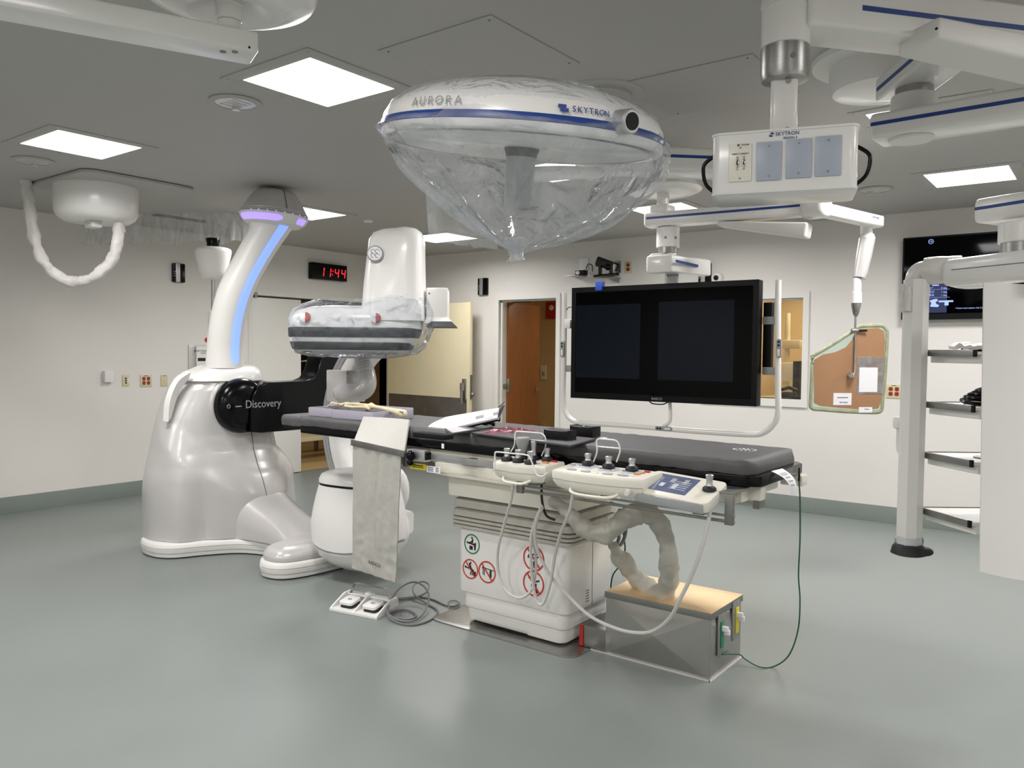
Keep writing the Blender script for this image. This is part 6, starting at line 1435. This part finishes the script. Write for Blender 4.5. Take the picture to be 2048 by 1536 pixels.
# sensor on a small shelf, camera on a bracket, plates
x, z, w_, h_ = wallB(1161, 519, 1175, 540); t = thing('sensor_unit', 'small black and white sensor on a little steel wall shelf', 'sensor', (x, YB-.1, z-.12))
MB().box((x, YB-.006, z), (.12,.012,.14), .002).build('back_plate', 'paper', t); q = on(1160, 552, 'y', YB-.1); MB().box((x-.04, YB-.09, q.z), (.17,.18,.006), .001).build('shelf', 'steel', t)
q = on(1158, 546, 'y', YB-.14); MB().box((q.x+.02, YB-.12, q.z), (.12,.08,.06), .01).build('body', 'blackm', t); MB().ball((q.x+.0, YB-.165, q.z), .024).build('lens', 'paper', t); MB().box((q.x+.02, YB-.12, q.z+.035), (.12,.08,.014), .006).build('hood', 'white', t)
MB().tube(cr([V((q.x+.05,YB-.08,q.z+.03)), V((q.x+.06,YB-.05,q.z+.1)), V((q.x+.1,YB-.03,q.z+.09)), V((q.x+.1,YB-.02,q.z+.02))], 5), .005, 6).build('wire', 'rubber', t)
q = on(1213, 538, 'y', YB-.18); t = thing('conference_camera', 'black video camera tilted on a wall bracket above the monitor', 'camera', q)
MB(T(q.x,q.y,q.z) @ RZ(20) @ RY(18)).cyl((-.13,0,.05),(.05,0,.05), .055, .045, 20, .008).build('camera_head', 'rubber', t)
b = MB(T(q.x,q.y,q.z) @ RZ(20)); b.box((-.07,0,-.02), (.03,.08,.14), .01).box((.05,0,-.02), (.03,.08,.12), .01); b.build('yoke', 'rubber', t)
q2 = on(1213, 551, 'y', YB-.18); MB(T(q.x,q.y,q2.z) @ RZ(25) @ RY(-5)).prism(rrect(.28,.16,.05,5), -.012, .012, .006).build('base', 'black', t)
MB().ball((q.x+.03, q.y-.02, q.z+.02), .038, seg=16).build('pivot', 'black', t)
q3 = on(1222, 556, 'y', YB-.08); MB().box((q3.x, YB-.08, q3.z), (.16,.16,.008), .001).bb(q3.x-.06, q3.x+.06, YB-.012, YB, q3.z-.05, q3.z).build('bracket', 'steel', t)
q4 = on(1234, 534, 'y', YB); MB().box((q4.x, YB-.004, q4.z), (.10,.008,.13), .002).build('jack_plate', 'steel', t)
MB().tube(cr([V((q.x+.06,q.y,q.z+.03)), V((q4.x-.02,YB-.05,q4.z+.04)), V((q4.x+.02,YB-.02,q4.z+.02)), V((q4.x,YB-.03,q4.z-.04)), V((q4.x,YB-.01,q4.z-.03))], 5), .008, 8).build('wire', 'black', t)
x, z, w_, h_ = wallB(1427, 547, 1446, 566); t = thing('sensor_unit', 'small white domed wall unit showing just above the monitor beside the speaker', 'sensor', (x, YB-.03, z-.08)); MB().cyl((x, YB, z), (x, YB-.05, z), .06, .055, 24, .006).build('dome', 'white2', t); MB().ball((x, YB-.06, z), .025).build('lens', 'blackm', t)
# lamp control panel on the left wall behind the robot
a_, c_ = on(376, 689, 'x', XL), on(440, 745, 'x', XL); t = thing('wall_control_panel', 'white lamp control panel with small display on the left wall behind the neck', 'control panel', (XL, (a_.y+c_.y)/2, c_.z))
MB().bb(XL, XL+.012, a_.y, c_.y, c_.z-.05, a_.z, .003).build('back_plate', 'pearl', t); MB().bb(XL+.012, XL+.05, a_.y+.07, c_.y, c_.z-.04, a_.z-.02, .004).build('case', 'white2', t)
q = on(402, 702, 'x', XL+.05); logo(q+V((.001,0,0)), (0,1,0), (0,0,1), .028, t, ('SKYTRON', 'AURORA'), 'ink'); q = on(404, 719, 'x', XL+.05); MB().box((XL+.051, q.y, q.z), (.003,.10,.035), .001).build('display', 'rubber', t)
# pod on a chrome pole behind the robot
pd = dp(426, 520, 7.0); zz = lambda v: dp(426, v, 7.0).z
t = thing('ceiling_pod', 'white rounded pod with black cap on a chrome pole behind the robot', 'medical stand', (pd.x, pd.y, 0))
MB().lathe([(.055,zz(560)),(.09,zz(556)),(.118,zz(541)),(.145,zz(516)),(.155,zz(505)),(.152,zz(499)),(.13,zz(496)),(.06,zz(495))], T(pd.x,pd.y,0), 40).build('pod', 'white', t, 55)
MB().lathe([(.052,zz(496)),(.05,zz(490)),(.06,zz(479)),(.056,zz(477)),(.003,zz(477))], T(pd.x,pd.y,0), 32).build('cap', 'black', t)
MB().tube([V((pd.x,pd.y,0))+(-H0)*.151*1+V((0,0,zz(505))), V((pd.x,pd.y,0))+(-H0)*.11+V((0,0,zz(540))), V((pd.x,pd.y,0))+(-H0)*.07+V((0,0,zz(559)))], .002, 6).build('pod_seam', 'line', t)
vcyl((pd.x,pd.y), zz(625), zz(559), .018, 'pole', 'chrome', t); vcyl((pd.x,pd.y), .05, zz(622), .055, 'lower_column', 'white', t, .045)
MB(T(pd.x,pd.y,0)).prism(circ(.26, 36), 0, .05, .01).build('foot', 'white2', t); q = dp(414, 680, 6.93); MB().ball(q, .022, (.6,1,1)).build('red_button', 'red', t)
# television on the back wall
a_, c_ = on(1806, 476, 'y', YB-.09), on(1801, 640, 'y', YB-.09); z1, z0 = a_.z, c_.z; x0 = a_.x; x1 = x0+(z1-z0)*1.74
tv = thing('wall_television', 'black wall television showing blue status icons behind the tower', 'television', ((x0+x1)/2, YB-.05, z0))
MB().bb(x0, x1, YB-.09, YB-.02, z0, z1, .008).build('case', 'blackm', tv); MB().bb(x0+.015, x1-.015, YB-.093, YB-.09, z0+.05, z1-.015, .001).build('screen', 'dscreen', tv)
MB().bb((x0+x1)/2-.15, (x0+x1)/2+.15, YB-.03, YB, (z0+z1)/2-.1, (z0+z1)/2+.1).build('wall_mount', 'blackm', tv)
M['lcd'] = mat('blue_status_light', '8fa4e0', .4, emit='8a9fdc', estr=.9); M['lcdd'] = mat('blue_tile', '1a2346', .4, emit='141b3c', estr=.8)
def TVp(u, v): return on(u, v, 'y', YB-.0945)
def tvt(s, u, v, size, mt='lcd', sx=1): 
    p = TVp(u, v); text('screen_text', s, size, face_my(p.x, YB-.0945, p.z), mt, tv, .0003, sx=sx)
p = TVp(1862, 483); MB(face_my(p.x, YB-.0945, p.z)).loft([[V((r_*math.cos(a), r_*math.sin(a), h)) for a in [2*PI*i/28 for i in range(28)]] for r_, h in ((.017,0),(.017,.0006),(.021,.0006),(.021,0),(.017,0))], False, False).build('screen_mark', 'lcd', tv); tvt('GE', 1862, 483, .022)
p0_, p1_ = TVp(1853, 560), TVp(1893, 625); MB().bb(p0_.x, p1_.x, YB-.0942, YB-.0935, p1_.z, p0_.z).build('status_tile', 'lcdd', tv)
tvt('RAO', 1861, 584, .028); tvt('CRA', 1861, 590.5, .028); tvt('0 deg', 1888, 576, .020); tvt('1 deg', 1888, 584, .020); tvt('1 deg', 1888, 590.5, .020)
for v in (579, 595): p = TVp(1874, v); MB().box((p.x, YB-.0943, p.z), (.19,.0006,.0015)).build('screen_line', 'lcd', tv)
p = TVp(1862, 571); b = MB(face_my(p.x, YB-.0943, p.z)); b.tube([V((.024*math.cos(a), .022*math.sin(a), 0)) for a in [.6+i*.3 for i in range(17)]], .002, 5).box((.035,0,0), (.05,.008,.001)); b.build('screen_icon', 'lcd', tv)
p = TVp(1868, 606); b = MB(face_my(p.x, YB-.0943, p.z)); b.prism([(-.03,-.03),(-.02,.0),(-.035,.02),(-.01,.03),(.02,.035),(.03,.02),(.01,.005),(.02,-.01),(.04,-.02),(.03,-.035)], 0, .0006).box((.09,.012,0), (.11,.014,.001)).box((.095,-.008,0), (.03,.03,.001)); b.build('screen_icon', 'lcd', tv)
p = TVp(1935, 616); text('screen_text', '!! Exam interruption risk if power', .0175, face_my(p.x+.03, YB-.0945, p.z), 'lcd', tv, .0003)
# seen through the left doorway
t = thing('apron_rack', 'dark lead aprons on pale hangers seen through the left doorway', 'apron rack', (-9.6, 6.0, 0))
q = on(618, 735, 'x', -9.4); MB().bb(-9.6, -9.5, q.y-.45, q.y+.28, .72, 1.62, .04).build('apron', 'blackm', t)
for k in (0, 1, 2):
    p = on(610+5*k, 713, 'x', -9.45); MB().tube(cr([p+V((.02,-.08,.03)), p+V((.03,.03,.04)), p+V((.03,.09,.0)), p+V((.02,.06,-.05)), p+V((.02,-.08,-.07))], 5), .008, 6).build('hanger', 'cream', t)
MB().bb(-9.62, -9.48, q.y-.5, q.y+.3, .3, .34).build('rack_bar', 'steeld', t)
for yy in (-.45, .25): MB().bb(-9.58, -9.52, q.y+yy-.02, q.y+yy+.02, 0, .8).build('rack_leg', 'steeld', t)
t = thing('wheeled_bench', 'low cream wheeled bench seen through the left doorway under the table head', 'bench', (-8.9, 6.6, 0))
q = on(625, 872, 'x', -9.0); MB().bb(-9.3, -8.7, q.y-.7, q.y+.6, q.z-.03, q.z+.03, .01).build('bench_top', 'cream', t)
for yy in (-.6, .5):
    for xx in (-9.2, -8.8): MB().cyl((xx, q.y+yy, .06), (xx, q.y+yy, q.z-.02), .015).build('leg', 'steeld', t); MB().cyl((xx-.02, q.y+yy, .05), (xx+.02, q.y+yy, .05), .05, seg=16).build('wheel', 'rubber', t)
p0_, p1_ = on(735, 690, 'x', -10.5), on(756, 724, 'x', -10.5); t = thing('wall_panel', 'pale framed wall panel with a dark dot seen behind the C-shaped arm', 'wall panel', (-10.5, p0_.y, p1_.z)); MB().bb(-10.52, -10.5, p0_.y-.5, p1_.y, p1_.z, p0_.z+.2, .02).build('board', 'cream', t); MB().ball((-10.5, p1_.y-.12, p1_.z+.12), .03).build('dot', 'blackm', t)
MB().bb(-10.55, -10.525, p0_.y-.5, p1_.y+.03, p1_.z-.03, p0_.z+.2, .02).build('frame', 'blackm', t)
p0_, p1_ = on(767, 700, 'x', -8.4), on(776, 840, 'x', -8.4); t = thing('wood_post', 'narrow brown wood door edge seen between the scanner and the cream door', 'door edge', (-8.3, p1_.y, 0)); MB().bb(-8.42, -8.38, p0_.y, p1_.y+.06, 0, 2.12).build('edge', 'woodd', t); MB().bb(-8.38, -8.34, p0_.y-.02, p1_.y+.06, .75, 1.3, .004).build('dark_hardware', 'rubber', t)
